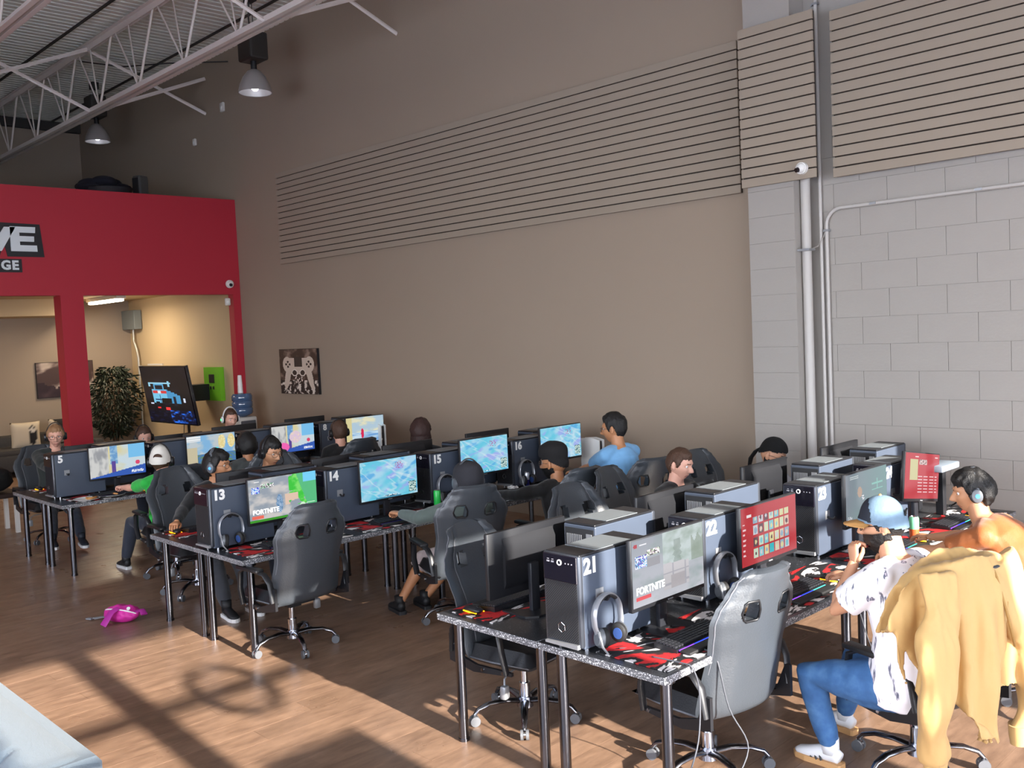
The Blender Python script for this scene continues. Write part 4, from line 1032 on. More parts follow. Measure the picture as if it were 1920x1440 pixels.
class Head:
    def __init__(s, M, n): s.M = M; s.v, s.f = ico(n); s.p = [headpos(d) for d in s.v]; s.n = n
    def shell(s, mask, off, name, m, parent, smooth=True):
        vs = []; used = {}; b = MB(); fs = []; w_ = [mask(p, d) for p, d in zip(s.p, s.v)]
        for f in s.f:
            if sum(w_[i] > 0 for i in f) == len(f):
                fs.append(f)
        def V(i):
            if i not in used: used[i] = len(vs); vs.append(s.M @ (s.p[i] + s.v[i] * off(s.p[i], s.v[i], w_[i])))
            return used[i]
        b.add(*([], [])); ff = [tuple(V(i) for i in f) for f in fs]
        if not ff: return None
        b.add(vs, ff); return b.build(name, m, parent, smooth)
def ik(a, c, l1, l2, pole):
    a = Vector(a); c = Vector(c); d = c - a; L = d.length
    if L > (l1 + l2) * .995: c = a + d * ((l1 + l2) * .995 / L); d = c - a; L = d.length
    x = (l1 * l1 - l2 * l2 + L * L) / (2 * L); h = math.sqrt(max(0, l1 * l1 - x * x)); u = d / L
    p = Vector(pole) - a; p = p - u * p.dot(u)
    p = p.normalized() if p.length > 1e-5 else u.orthogonal()
    return a + u * x + p * h, c
def hand_mesh(b, wrist, f, n, thumb, curl, s=1.0):
    "f = finger direction, n = back of hand, thumb = sideways unit vector towards the thumb"
    f = f.normalized(); n = (n - f * n.dot(f)).normalized(); t = f.cross(n); t = t if t.dot(thumb) > 0 else -t
    P = lambda x, y, z: wrist + f * (x * s) + t * (y * s) + n * (z * s)
    b.loft([P(-.02, 0, 0), P(.01, 0, 0), P(.045, .002, .002), P(.075, 0, .003), P(.092, -.002, 0)], [.026 * s, .030 * s, .040 * s, .041 * s, .034 * s], [.019 * s, .016 * s, .015 * s, .0135 * s, .010 * s], side=t, n=14)
    for k, (y, L) in enumerate(((.030, .072), (.010, .080), (-.010, .075), (-.029, .058))):
        p = Vector((.078, y, .001)); a = 0; pts = [P(.055, y * .9, 0), P(*p)]; rr = [.0088 * s, .0092 * s]
        for q, l in enumerate((.42, .32, .26)):
            a += curl * (.75 if q == 0 else 1.05); p = p + Vector((math.cos(a) * L * l, 0, -math.sin(a) * L * l)); pts.append(P(*p)); rr.append((.0086, .0079, .0064)[q] * s)
        b.loft(pts, rr, side=t, n=8)
    c2 = min(curl, .9); b.loft([P(.012, .022, -.004), P(.030, .040, -.010), P(.055, .052 - .01 * c2, -.016 - .008 * c2), P(.078, .052 - .022 * c2, -.02 - .014 * c2)], [.013 * s, .0115 * s, .010 * s, .008 * s], side=n, n=8)
def person(label, x, y, rz, top, head_yaw=0, head_pitch=0, head_roll=0, lean=.15, hunch=.15, hip=(0, -.04, .52), hands=None, feet=None, skin=(196, 146, 118), shirt=None, sleeve='short', trousers=None, shorts=False, shoes=((30, 30, 32), (230, 230, 228)), s=1.0, detail=.011, hd=4, build=1.0, extras=None, headoff=(0, 0), elbows=(None, None), group=None, hs=1.13):
    """top = height of the crown above the floor; hands = ((local target, curl), ...) left then right"""
    t = thing('person', label, 'person', (x, y, 0), R_(rz), group)
    W2L = lambda p: Matrix.Rotation(-R_(rz), 3, 'Z') @ (Vector(p) - Vector((x, y, 0)))
    SK = mat('skin_%d_%d_%d' % skin, skin, .5, noise_s=20, noise_a=.04)
    hp = Vector(hip); g = build
    headc = Vector((headoff[0], 0, top - .118 * s * hs))
    # spine: hip to neck base curve whose top meets the head
    nb_z = top - (.118 * hs + .150) * s; L = nb_z - hp.z
    f0 = hp.y; nb = Vector((headoff[0] * .7, hp.y + L * math.tan(lean), nb_z)); headc.y = nb.y + .045 * s + headoff[1]
    def sp(q):
        p = hp.lerp(nb, q); p.y -= hunch * .35 * L * math.sin(math.pi * q) * .55; return p
    twist = Vector((1, 0, 0))
    Q = [-.14, 0, .18, .40, .62, .82, .93, 1.0]; RX_ = [.135, .165, .160, .148, .168, .178, .125, .066]; RY_ = [.10, .12, .118, .112, .122, .108, .082, .066]
    cs = [sp(q) for q in Q]; rx = [a * s * g for a in RX_]; ry = [a * s * g for a in RY_]
    rx[-1] = .062 * s; ry[-1] = .062 * s
    sh = sp(.885); sw = .178 * s * (.5 + .5 * g)
    S_ = [sh + Vector((-sw, 0, 0)), sh + Vector((sw, 0, 0))]
    hands = hands or ((None, .3), (None, .3)); arms = []
    for k, sg in ((0, -1), (1, 1)):
        tg, curl = hands[k][0], hands[k][1]
        tg = W2L(tg) if tg is not None else Vector((sg * .20, hp.y + .36, .70))
        pole = S_[k] + Vector((sg * .25, -.12, -.9)) if elbows[k] is None else W2L(elbows[k])
        # wrist sits behind the hand target
        d = (tg - S_[k]); wr = tg - Vector((d.x, d.y, 0)).normalized() * .07 + Vector((0, 0, .025)) if len(hands[k]) < 3 else tg
        el, wr = ik(S_[k], wr, .285 * s, .255 * s, pole); arms.append((S_[k], el, wr, curl, hands[k][2] if len(hands[k]) > 2 else None))
    feet = feet or (None, None); legs = []
    for k, sg in ((0, -1), (1, 1)):
        hj = hp + Vector((sg * .095 * s, .02, -.005)); ft = W2L(feet[k]) if feet[k] is not None else Vector((sg * .16, .42, .09))
        kn, an = ik(hj, ft, .43 * s, .42 * s, hj + Vector((sg * .3, 1.2, .9))); legs.append((hj, kn, an))
    # ---- body
    b = MB(); b.loft(cs, rx, ry, n=22)
    b.loft([sp(.93), nb + Vector((0, .0, .02)), headc + Vector((0, -.028, -.06)) * s, headc + Vector((0, -.02, -.01)) * s], [.068 * s, .062 * s, .060 * s, .045 * s], n=16)
    for (S, E, Wp, c, hh) in arms:
        b.loft([sp(.96), sp(.93).lerp(S, .5) + Vector((0, 0, .012)), S], [.05 * s, .055 * s, .052 * s * g], n=12); b.ball(S, .052 * s * g, nu=14, nv=9); b.loft([S, S.lerp(E, .3), S.lerp(E, .75), E, E.lerp(Wp, .25), E.lerp(Wp, .75), Wp + (Wp - E).normalized() * .008], [.05 * s * g, .049 * s * g, .040 * s * g, .036 * s, .041 * s, .029 * s, .025 * s], n=12)
    for (H, K, A) in legs:
        b.loft([H, H.lerp(K, .3), H.lerp(K, .8), K, K.lerp(A, .3), K.lerp(A, .75), A], [.085 * s * g, .082 * s * g, .06 * s, .054 * s, .054 * s, .038 * s, .036 * s], n=12)
    me = voxel(b, detail, [SK, mat('lips_%d' % skin[0], mixc(skin, (150, 70, 70), .4), .45)], 'body', 3)
    # head + hands + ears joined into the same mesh
    HM = Matrix.Translation(headc) @ Matrix.Rotation(head_yaw, 4, 'Z') @ Matrix.Rotation(-head_pitch, 4, 'X') @ Matrix.Rotation(head_roll, 4, 'Y') @ Matrix.Scale(s * hs, 4)
    Hd = Head(HM, hd); hb = MB(); hb.add([HM @ p for p in Hd.p], Hd.f)
    hb.mi = [1 if (all(Hd.p[i].y > .06 and abs(Hd.p[i].x) < .022 and -.079 < Hd.p[i].z < -.056 for i in f)) else 0 for f in Hd.f]
    R3 = HM.to_3x3()
    for sg in (-1, 1):
        e0 = HM @ Vector((sg * .079, -.008, .0)); q = (R3 @ Matrix.Rotation(sg * R_(22), 3, 'Z'))
        hb.ball(e0, 1, (.009, .018, .031), 10, 8, q); hb.ball(HM @ Vector((sg * .078, -.002, -.022)), 1, (.007, .010, .012), 8, 6, q)
    for k, (S, E, Wp, c, hh) in enumerate(arms):
        fd = (Wp - E).normalized()
        if hh is not None: fd2 = W2L(hh[0]) - W2L((0, 0, 0)); nn = W2L(hh[1]) - W2L((0, 0, 0))
        else: fd2 = Vector((fd.x, fd.y, fd.z * .2)); nn = Vector((0, 0, 1))
        hand_mesh(hb, Wp, fd2, nn, Vector((1 if k == 0 else -1, 0, 0)) if hh is None else W2L(hh[2]) - W2L((0, 0, 0)), c, s)
    hm = hb.mesh('h', [SK, me.materials[1]], True)
    bm = bmesh.new(); bm.from_mesh(me); bm.from_mesh(hm); bm.to_mesh(me); bm.free(); bpy.data.meshes.remove(hm)
    me.polygons.foreach_set('use_smooth', [True] * len(me.polygons))
    link('body', me, t)
    # ---- clothes
    b = MB(); i_ = .016 * s
    b.loft([sp(q) for q in (-.13, 0, .18, .40, .62, .82, .92, .965)], [a * s * g + i_ for a in (.145, .17, .165, .155, .170, .176, .125, .068)], [a * s * g + i_ for a in (.11, .125, .125, .12, .125, .108, .082, .062)], n=22)
    for (S, E, Wp, c, hh) in arms:
        b.loft([sp(.95), sp(.93).lerp(S, .5) + Vector((0, 0, .012)), S], [.055 * s, .066 * s, .062 * s * g + .003], n=14); b.ball(S, .060 * s * g + .005)
        if sleeve == 'short': b.loft([S, S.lerp(E, .35), S.lerp(E, .72)], [.062 * s * g, .064 * s * g, .062 * s * g], n=14)
        else: b.loft([S, S.lerp(E, .4), S.lerp(E, .85), E, E.lerp(Wp, .2), E.lerp(Wp, .7), E.lerp(Wp, .93)], [.062 * s * g, .062 * s * g, .055 * s * g, .053 * s, .054 * s, .044 * s, .034 * s], n=14)
    link('shirt', voxel(b, max(detail, .011), [shirt], 'shirt', 2, .007 * s, x, 8), t)
    b = MB(); b.loft([sp(-.16), sp(-.06), sp(.04)], [.14 * s * g, .168 * s * g, .160 * s * g], [.11 * s, .128 * s, .124 * s], n=18)
    for (H, K, A) in legs:
        if shorts: b.loft([H, H.lerp(K, .3), H.lerp(K, .8), K, K.lerp(A, .22)], [.1 * s * g, .096 * s * g, .084 * s, .082 * s, .085 * s], n=14)
        else: b.loft([H, H.lerp(K, .3), H.lerp(K, .8), K, K.lerp(A, .3), K.lerp(A, .75), K.lerp(A, .93)], [.098 * s * g, .094 * s * g, .076 * s, .072 * s, .070 * s, .06 * s, .048 * s], n=14)
    link('trousers', voxel(b, max(detail, .012), [trousers], 'trousers', 2, .006, x + 3, 10), t)
    for (H, K, A), fo in zip(legs, feet):
        d = Vector((A.x - H.x, .0, 0)) * .6 + Vector((0, 1, 0)); d.normalize(); zf = max(.0, A.z - .09); side_ = Vector((-d.y, d.x, 0))
        base = Vector((A.x, A.y, zf)); sh_ = thing('shoe', None, None); sh_.parent = t
        b = MB(); b.loft([base - d * .055 + Vector((0, 0, .055)), base - d * .02 + Vector((0, 0, .068)), base + d * .05 + Vector((0, 0, .06)), base + d * .12 + Vector((0, 0, .045)), base + d * .18 + Vector((0, 0, .035)), base + d * .205 + Vector((0, 0, .03))], [.026, .034, .038, .043, .038, .015], [.034, .045, .040, .03, .022, .01], side=side_, n=14)
        b.loft([A + Vector((0, 0, .06)), base + Vector((0, 0, .07))], [.044, .042], [.044, .046], side=side_, n=14)
        b.build('shoe_upper', mat('shoe_%d_%d' % (shoes[0][0], shoes[0][2]), shoes[0], .6), sh_, True)
        b = MB(); pts = [(-.07, .022), (-.06, .034), (.05, .038), (.13, .046), (.19, .036), (.215, .012), (.215, -.012), (.19, -.036), (.13, -.046), (.05, -.038), (-.06, -.034), (-.07, -.022)]
        b.prism([(base.x + d.x * p[0] + side_.x * p[1], base.y + d.y * p[0] + side_.y * p[1]) for p in pts], 2, zf, zf + .03); b.build('sole', mat('sole_%d_%d' % (shoes[1][0], shoes[1][2]), shoes[1], .6), sh_)
        if (extras or {}).get('stripes'):
            for k in range(3):
                for sg in (-1, 1):
                    p = base + d * (.045 + .028 * k) + side_ * (sg * (.0385 - .0 * k)) + Vector((0, 0, .052 - .004 * k)); b = MB(); b.loft([p + Vector((0, 0, -.022)) - d * .012, p + Vector((0, 0, .018)) + d * .008 - side_ * sg * .009], [.0065, .0065], [.004, .004], side=d, n=4); b.build('stripe', BLK, sh_)
    # ---- face
    ex = dict(extras or {})
    if not ex.get('noeyes'):
        for sg in (-1, 1):
            b = MB(); c = HM @ Vector((sg * .031, .0725, .009)); b.ball(c, .0115 * s * hs, nu=14, nv=10)
            me2 = b.mesh('eye', [EYEW, EYED], True); fw = R3 @ Vector((0, 1, -.15)).normalized()
            for p in me2.polygons: p.material_index = 1 if (p.center - c).normalized().dot(fw.normalized()) > .86 else 0
            link('eye', me2, t)
    hm_ = ex.get('hair_mat', HAIRB)
    for sg in (-1, 1): Hd.shell(lambda p, d: 1 if (p.y > .05 and .012 < p.x * sg < .046 and abs(p.z - .033 + .12 * abs(abs(p.x) - .028)) < .0055) else 0, lambda p, d, w_: .0025, 'eyebrow', hm_ if ex.get('hair') != 'none' else HAIRB, t)
    def hairline(p):
        a = abs(math.atan2(p.x, p.y)); fr = ex.get('fringe', .062)
        if a < .8: return fr + .01 * nz(p.x * 60, 3)
        if a < 1.45: return fr + (-.012 - fr) * sst(.8, 1.25, a)
        if a < 1.8: return .012
        return .012 + (-.085 - .012) * sst(1.8, 2.3, a)
    th = ex.get('hair_th', .014)
    if ex.get('hair') in ('short', 'long', 'fade'):
        def off(p, d, w_):
            e = sst(0, .025, p.z - hairline(p)); k = 1 if ex['hair'] != 'fade' else sst(.0, .07, p.z)
            return .001 + (th * (.35 + .65 * k)) * e * (1 + .35 * fbm(p.x * 45, p.y * 45, p.z * 25)) + ex.get('quiff', 0) * max(0, p.y) * 10 * max(0, p.z) * 10 * e
        Hd.shell(lambda p, d: 1 if p.z > hairline(p) - .004 else 0, off, 'hair', hm_, t)
    if ex.get('hair') == 'long':
        b = MB()
        for k in range(26):
            a = math.pi * (.52 + .96 * k / 25); d = Vector((math.cos(a - math.pi / 2 + 1.5708), math.sin(a - math.pi / 2 + 1.5708), 0))
            d = Vector((math.sin(a), math.cos(a), 0)); p0 = Vector((d.x * .078, d.y * .1, .03)); L_ = ex.get('hair_len', .26) * (1 + .1 * nz(k, 2))
            b.loft([HM @ p0, HM @ (p0 * 1.12 + Vector((0, -.005, -.08))), HM @ (p0 * 1.16 + Vector((0, -.01, -.16))), HM @ (p0 * 1.05 + Vector((0, -.01, -.03 - L_)))], [.014, .017, .016, .005], side=Vector((0, 0, 1)).cross(d), n=8)
        b.build('hair_lengths', hm_, t, True)
    if ex.get('beard'):
        Hd.shell(lambda p, d: 1 if (p.z < -.018 - .05 * sst(.045, .0, abs(p.x)) * (p.y > 0) and p.y > -.035 and not (abs(p.x) < .021 and p.y > .05 and -.080 < p.z < -.052)) or (p.y > .06 and abs(p.x) < .028 and -.056 < p.z < -.046) else 0,
                 lambda p, d, w_: ex['beard'] * (.5 + .5 * sst(-.02, -.08, p.z)) * (1 + .3 * fbm(p.x * 60, p.y * 60, p.z * 60)), 'beard', ex.get('beard_mat', HAIRB), t)
    if ex.get('moustache'):
        Hd.shell(lambda p, d: 1 if (p.y > .06 and abs(p.x) < .026 and -.058 < p.z < -.044) else 0, lambda p, d, w_: .003, 'moustache', HAIRB, t)
    if ex.get('cap'):
        ca, cb_, brim_m, dirn = ex['cap']
        def capz(p): return .012 + .26 * p.y * dirn
        def capm(p, d): return 1 if p.z > .032 - (.0 if dirn > 0 else .012) * (p.y < 0) + .10 * p.y * .2 and not (dirn < 0 and p.y * dirn > 0 and False) else 0
        Hd.shell(lambda p, d: 1 if p.z > capz(p) else 0, lambda p, d, w_: .017 + .012 * sst(.05, .11, p.z), 'crown', ca, t)
        Hd.shell(lambda p, d: 1 if p.z > capz(p) and p.y * dirn > .035 else 0, lambda p, d, w_: .0195 + .012 * sst(.05, .11, p.z), 'front_panel', cb_, t)
        Hd.shell(lambda p, d: 1 if capz(p) - .006 < p.z < capz(p) + .014 else 0, lambda p, d, w_: .0185, 'cap_band', ca, t)
        b = MB(); vs = []; fs = []; NB = 14
        for lay in (0, 1):
            for j in range(5):
                for i in range(NB + 1):
                    a = (i / NB * 2 - 1) * 1.05; rr = .098 + .075 * (j / 4) * math.cos(a * .9)
                    pz_ = .036 - .004 * lay - .022 * (1 - math.cos(a)) * 1.4 - .10 * (rr - .098) * 1.6
                    vs.append(HM @ Vector((math.sin(a) * (.088 + (rr - .098) * .6), dirn * (math.cos(a) * rr + .008), pz_ - (.01 if dirn < 0 else 0))))
        n1 = NB + 1
        for lay in (0, 1):
            for j in range(4):
                for i in range(NB): a = lay * 5 * n1 + j * n1 + i; fs.append((a, a + 1, a + n1 + 1, a + n1))
        for i in range(NB): a = 4 * n1 + i; fs.append((a, a + 1, a + 5 * n1 + 1, a + 5 * n1))
        b.add(vs, fs); b.build('brim', brim_m, t, 40)
        b = MB(); b.ball(HM @ Vector((0, -.005, .147)), .008 * s); b.build('cap_button', brim_m, t, True)
        if dirn < 0 or ex.get('cap_hole'):
            b = MB(); sg = -dirn; c = HM @ Vector((0, sg * .116, .058)); b.loft([HM @ Vector((.034 * math.cos(a), sg * (.117 - .25 * (.034 * math.cos(a)) ** 2 / .034), .046 + .028 * abs(math.sin(a)))) for a in [math.pi * k / 12 for k in range(13)]], [.004] * 13, n=6); b.build('strap_opening', hm_, t, True)
            Hd.shell(lambda p, d: 1 if (p.y * sg > .05 and abs(p.x) < .030 and .036 < p.z < .036 + .026 * math.sqrt(max(0, 1 - (p.x / .031) ** 2))) else 0, lambda p, d, w_: .0215, 'cap_opening', hm_, t)
    if ex.get('beanie'):
        m_, kind = ex['beanie']
        lo = ex.get('beanie_low', .03)
        Hd.shell(lambda p, d: 1 if p.z > lo - .9 * max(0, -p.y) * .75 + (.012 if p.y > .05 else 0) else 0,
                 lambda p, d, w_: (.016 + .012 * sst(.02, .1, p.z) + (.016 * (1 - sst(.03, .1, abs(p.x))) * 0 + .012 * sst(-.02, .05, p.z) - .012 * sst(.07, .12, p.z) + .012 * sst(0, .09, -p.y) if kind == 'slouch' else 0) + (.022 * sst(.03, .09, p.z) * (1 + .8 * abs(p.y) * 6) if kind == 'turban' else 0)) * (1 + .06 * fbm(p.x * 30, p.y * 30, p.z * 30)), 'beanie' if kind != 'turban' else 'turban', m_, t)
        if kind == 'tail':
            b = MB(); b.loft([HM @ Vector((0, -.10, .02)), HM @ Vector((0, -.14, -.03)), HM @ Vector((0, -.16, -.10)), HM @ Vector((0, -.15, -.16))], [.05, .05, .045, .03], [.012] * 4, side=R3 @ Vector((1, 0, 0)), n=10); b.build('cloth_tail', m_, t, True)
    if ex.get('headset'):
        hc, ac = ex['headset'][:2]
        hst = thing('headset', None, None); hst.parent = t
        off_ = .02 if not (ex.get('hair') or ex.get('cap') or ex.get('beanie')) else .028
        tz = .145 if not (ex.get('beanie') or ex.get('cap')) else .158
        b = MB(); b.loft([HM @ Vector((math.cos(a) * (.092), -.008 - .02 * math.sin(a), .0 + tz * math.sin(a))) for a in [math.pi * k / 20 for k in range(21)]], [.005 * s * hs] * 21, [.015 * s * hs] * 21, sides=[R3 @ Vector((math.cos(math.pi * k / 20), 0, math.sin(math.pi * k / 20))) for k in range(21)], n=10); b.build('headband', hc, hst, 50)
        for sg in (-1, 1):
            b = MB(); b.loft([HM @ Vector((sg * .072, -.006, -.004)), HM @ Vector((sg * .088, -.006, -.004)), HM @ Vector((sg * .092, -.006, -.004))], [.043 * hs, .045 * hs, .04 * hs], [.036 * hs, .038 * hs, .034 * hs], side=R3 @ Vector((0, 0, 1)), n=18); b.build('ear_pad', RUB, hst, 50)
            b = MB(); b.loft([HM @ Vector((sg * .090, -.006, -.004)), HM @ Vector((sg * .108, -.008, -.004)), HM @ Vector((sg * .113, -.008, -.004))], [.042 * hs, .038 * hs, .022 * hs], [.034 * hs, .030 * hs, .016 * hs], side=R3 @ Vector((0, 0, 1)), n=18); b.build('ear_cup', hc, hst, 50)
            if ac: b = MB(); b.loft([HM @ Vector((sg * .112, -.008, -.004)), HM @ Vector((sg * .115, -.008, -.004))], [.014, .013], n=12); b.build('ear_light', ac, hst)
        if len(ex['headset']) > 2:
            sg = ex['headset'][2]
            b = MB(); b.tube([HM @ Vector((sg * .105, .01, -.02)), HM @ Vector((sg * .10, .05, -.055)), HM @ Vector((sg * .075, .09, -.07)), HM @ Vector((sg * .045, .115, -.07))], .0045, 6); b.ball(HM @ Vector((sg * .04, .117, -.07)), .009); b.build('microphone', RUB, hst, True)
    if ex.get('glasses'):
        gl = thing('glasses', None, None); gl.parent = t
        for sg in (-1, 1):
            b = MB(); b.tube([HM @ Vector((sg * .033 + .024 * math.cos(a) * (1 + .1 * math.cos(2 * a)), .104 - .012 * abs(math.cos(a)) * (1 if math.cos(a) * sg > 0 else 0), .006 + .0175 * math.sin(a))) for a in [2 * math.pi * k / 16 for k in range(17)]], .0021, 6); b.build('rim', ex['glasses'], gl, True)
            b = MB(); b.tube([HM @ Vector((sg * .058, .094, .012)), HM @ Vector((sg * .08, .03, .012)), HM @ Vector((sg * .084, -.012, .008))], .002, 6); b.build('temple', ex['glasses'], gl, True)
        b = MB(); b.tube([HM @ Vector((-.010, .106, .012)), HM @ Vector((.010, .106, .012))], .002, 6); b.build('bridge', ex['glasses'], gl, True)
    return t, HM, arms, legs

def fab(n, c, **k): return mat(n, c, k.pop('rough', .85), noise_s=k.pop('ns', 18), noise_a=k.pop('na', .12), bump=.15, bscale=200, sheen=.2)
def at_head(label, hx, hy, rz, top, lean=.12, hipz=.52, **kw):
    "place a seated person so that the head comes out over (hx, hy)"
    s = kw.get('s', 1.0); L = top - (.118 + .165) * s - hipz; off = L * math.tan(lean) + .045 * s
    a = R_(rz); d = Vector((-math.sin(a), math.cos(a)))
    return person(label, hx - d.x * off, hy - d.y * off, rz, top, lean=lean, hip=(0, 0, hipz), **kw)
TEE = ramp_mat('white_printed_tee', [(0, (244, 243, 246)), (.60, (240, 238, 244)), (.63, (120, 122, 140)), (.66, (88, 90, 108)), (.70, (205, 195, 210)), (1, (235, 230, 238))], 9, detail=7, stretch=(3.2, 3.2, .55), rough=.85)
DENIM = ramp_mat('denim', [(0, (36, 70, 112)), (.5, (58, 100, 150)), (1, (96, 140, 186))], 14, detail=8, rough=.85, bump=.2)
BLKC = fab('black_cotton', (20, 20, 22)); GREENC = fab('green_shirt', (40, 176, 66)); ORANGE = fab('rust_shirt', (156, 86, 36), rough=.6)
GREYG = fab('grey_green_sweater', (84, 96, 92)); BLUE = fab('light_blue_tee', (122, 178, 226)); NAVY = fab('navy_trousers', (34, 40, 54)); CHAR = fab('charcoal_trousers', (52, 54, 60))
PINKS = fab('pale_shorts', (176, 160, 158)); DKG = fab('dark_green_sweater', (38, 46, 44)); GRYJ = fab('grey_hoodie', (70, 74, 74))
FRAME = mat('glasses_black', (18, 16, 16), .3); FRAMEM = mat('glasses_metal', (120, 96, 80), .3, metal=.6)
HSG = mat('headset_grey', (82, 86, 92), .4); HSB = mat('headset_black', (24, 24, 27), .4); HSW = mat('headset_white', (226, 228, 230), .4)
LB = mat('led_soft_blue', (60, 140, 230), .4, emis=(60, 140, 230), es=1.2); LG = LED['green']
CAPB = mat('cap_blue', (106, 130, 150), .8, noise_s=22, noise_a=.25, bump=.2, bscale=60); CAPK = mat('cap_navy', (26, 32, 44), .8); CAPT = mat('cap_tan', (190, 142, 84), .8)
CAPW = mat('cap_white', (222, 218, 210), .8)
S1 = (205, 152, 120); S2 = (186, 130, 92); S3 = (222, 168, 146); S4 = (150, 104, 76); S5 = (196, 142, 106)

at_head('man in white printed T-shirt, tan-brimmed blue cap and beard, hand at his mouth', -2.08, 4.52, 86, 1.405, lean=.10, head_yaw=R_(26), head_pitch=R_(6), hs=1.02, detail=.008, hd=5, build=1.28,
        skin=S1, shirt=TEE, trousers=DENIM, shoes=((226, 226, 228), (196, 150, 100)), hunch=.5,
        hands=(((-2.20, 4.445, 1.095), 1.0, ((-.05, .10, 1), (-.5, -.8, 0), (1, .2, .0))), ((-2.74, 5.0, .79), .5)), elbows=((-1.95, 3.9, .55), None),
        feet=((-2.36, 4.46, .09), (-2.5, 4.9, .09)),
        extras=dict(hair='fade', hair_th=.008, stripes=1, beard=.022, cap=(CAPB, CAPK, CAPT, 1), cap_hole=True, glasses=FRAME))
at_head('man in rust brown shirt with dark hair and grey headset, leaning to his desk', -2.12, 5.80, 92, 1.37, lean=.62, hunch=.7, hs=1.03, head_yaw=R_(30), head_pitch=R_(8), detail=.009, hd=5, build=1.1,
        skin=S5, shirt=ORANGE, trousers=CHAR, hands=(((-2.72, 5.62, .79), .5), ((-2.75, 6.2, .79), .4)), feet=((-2.3, 5.8, .09), (-2.3, 6.1, .09)),
        extras=dict(hair='short', hair_th=.030, fringe=.05, headset=(HSG, LB, 1)))
at_head('man in black polo shirt with short brown hair looking down, face in sunlight', -4.42, 6.07, -92, 1.34, lean=.05, hs=1.04, head_pitch=R_(14), head_yaw=R_(8), hd=5, skin=S3, shirt=BLKC, trousers=NAVY,
        hands=(((-3.95, 6.35, .79), .4), ((-3.95, 5.85, .79), .4)), feet=((-4.0, 6.2, .09), (-4.0, 5.9, .09)), extras=dict(hair='short', hair_th=.014, hair_mat=HAIRR, quiff=.004, noeyes=False))
at_head('man in a backwards black cap and glasses, head bowed behind a monitor', -4.40, 7.42, -88, 1.26, lean=.2, head_pitch=R_(22), head_yaw=R_(4), hd=5, skin=S1, shirt=fab('pale_grey_shirt', (190, 190, 196)), trousers=NAVY,
        hands=(((-3.95, 7.6, .79), .4), ((-3.95, 7.1, .79), .4)), extras=dict(beanie=(mat('beanie_black', (10, 10, 11), .95), 'tail'), beanie_low=.035, glasses=FRAME, beard=.004))
at_head('man in light blue T-shirt with short black hair and glasses, sitting tall', -5.62, 6.72, 84, 1.51, lean=.08, hipz=.60, head_yaw=R_(28), head_pitch=R_(6), hd=5, skin=S2, shirt=BLUE, trousers=NAVY, build=1.05,
        hands=(((-6.45, 6.75, .79), .3), ((-6.45, 7.2, .79), .3)), extras=dict(hair='fade', hair_th=.024, quiff=.003, glasses=FRAMEM))
at_head('man in a black turban, black sweater, reaching for the keyboard', -5.72, 6.0, 80, 1.285, lean=.18, head_yaw=R_(22), head_pitch=R_(4), hd=5, skin=S2, shirt=BLKC, sleeve='long', trousers=NAVY,
        hands=(((-6.48, 5.72, .80), .45), ((-6.45, 6.2, .79), .4)), elbows=((-6.0, 5.4, .5), None), hs=1.2, extras=dict(beanie=(mat('turban_black', (17, 16, 18), .9, bump=.3, bscale=20), 'turban'), beanie_low=.03, glasses=FRAMEM, beard=.012))
at_head('man in dark grey beanie and grey-green sweater, back to the lens, pale shorts', -5.82, 5.08, 58, 1.25, lean=.12, head_yaw=R_(14), head_pitch=R_(2), hs=1.22, hd=5, detail=.010, skin=S2, shirt=GREYG, sleeve='long', trousers=PINKS, shorts=True, shoes=((26, 26, 28), (34, 34, 36)), build=1.08,
        hands=(((-6.44, 4.76, .81), 1.25), ((-6.45, 5.35, .80), .4)), elbows=((-6.05, 4.35, .40), None), feet=((-6.35, 4.72, .09), (-6.30, 4.95, .09)), extras=dict(beanie=(mat('beanie_grey', (42, 42, 48), .9, bump=.3, bscale=90), 'slouch'), beanie_low=-.01, headset=(HSG, None)))
at_head('young man with moustache, glasses and grey headset in profile, black long sleeves', -8.05, 4.02, -88, 1.35, lean=.15, head_yaw=R_(32), head_pitch=R_(3), hd=5, skin=S2, shirt=BLKC, sleeve='long', trousers=CHAR, shoes=((30, 30, 32), (235, 233, 230)),
        hands=(((-7.70, 4.2, .79), .4), ((-7.72, 3.42, .80), .55)), elbows=(None, (-8.1, 3.5, .75)), feet=((-7.45, 3.95, .09), (-7.45, 3.72, .09)), extras=dict(hair='short', hair_th=.026, fringe=.05, moustache=1, glasses=FRAMEM, headset=(HSG, LB)))
at_head('young man in brown glasses with a large black headset, face turned down', -8.15, 4.62, -92, 1.395, lean=.15, head_pitch=R_(14), head_yaw=R_(10), hd=5, skin=S5, shirt=DKG, sleeve='long', trousers=NAVY,
        hands=(((-7.7, 4.8, .79), .4), ((-7.7, 4.4, .79), .4)), extras=dict(hair='fade', hair_th=.020, fringe=.055, glasses=FRAMEM, headset=(HSB, None, -1)))
at_head('person with long dark auburn hair, seen from behind by the wall', -8.2, 6.5, 50, 1.385, lean=.12, skin=S3, shirt=BLKC, sleeve='long', trousers=NAVY, extras=dict(hair='long', hair_th=.03, hair_mat=HAIRD, hair_len=.32))
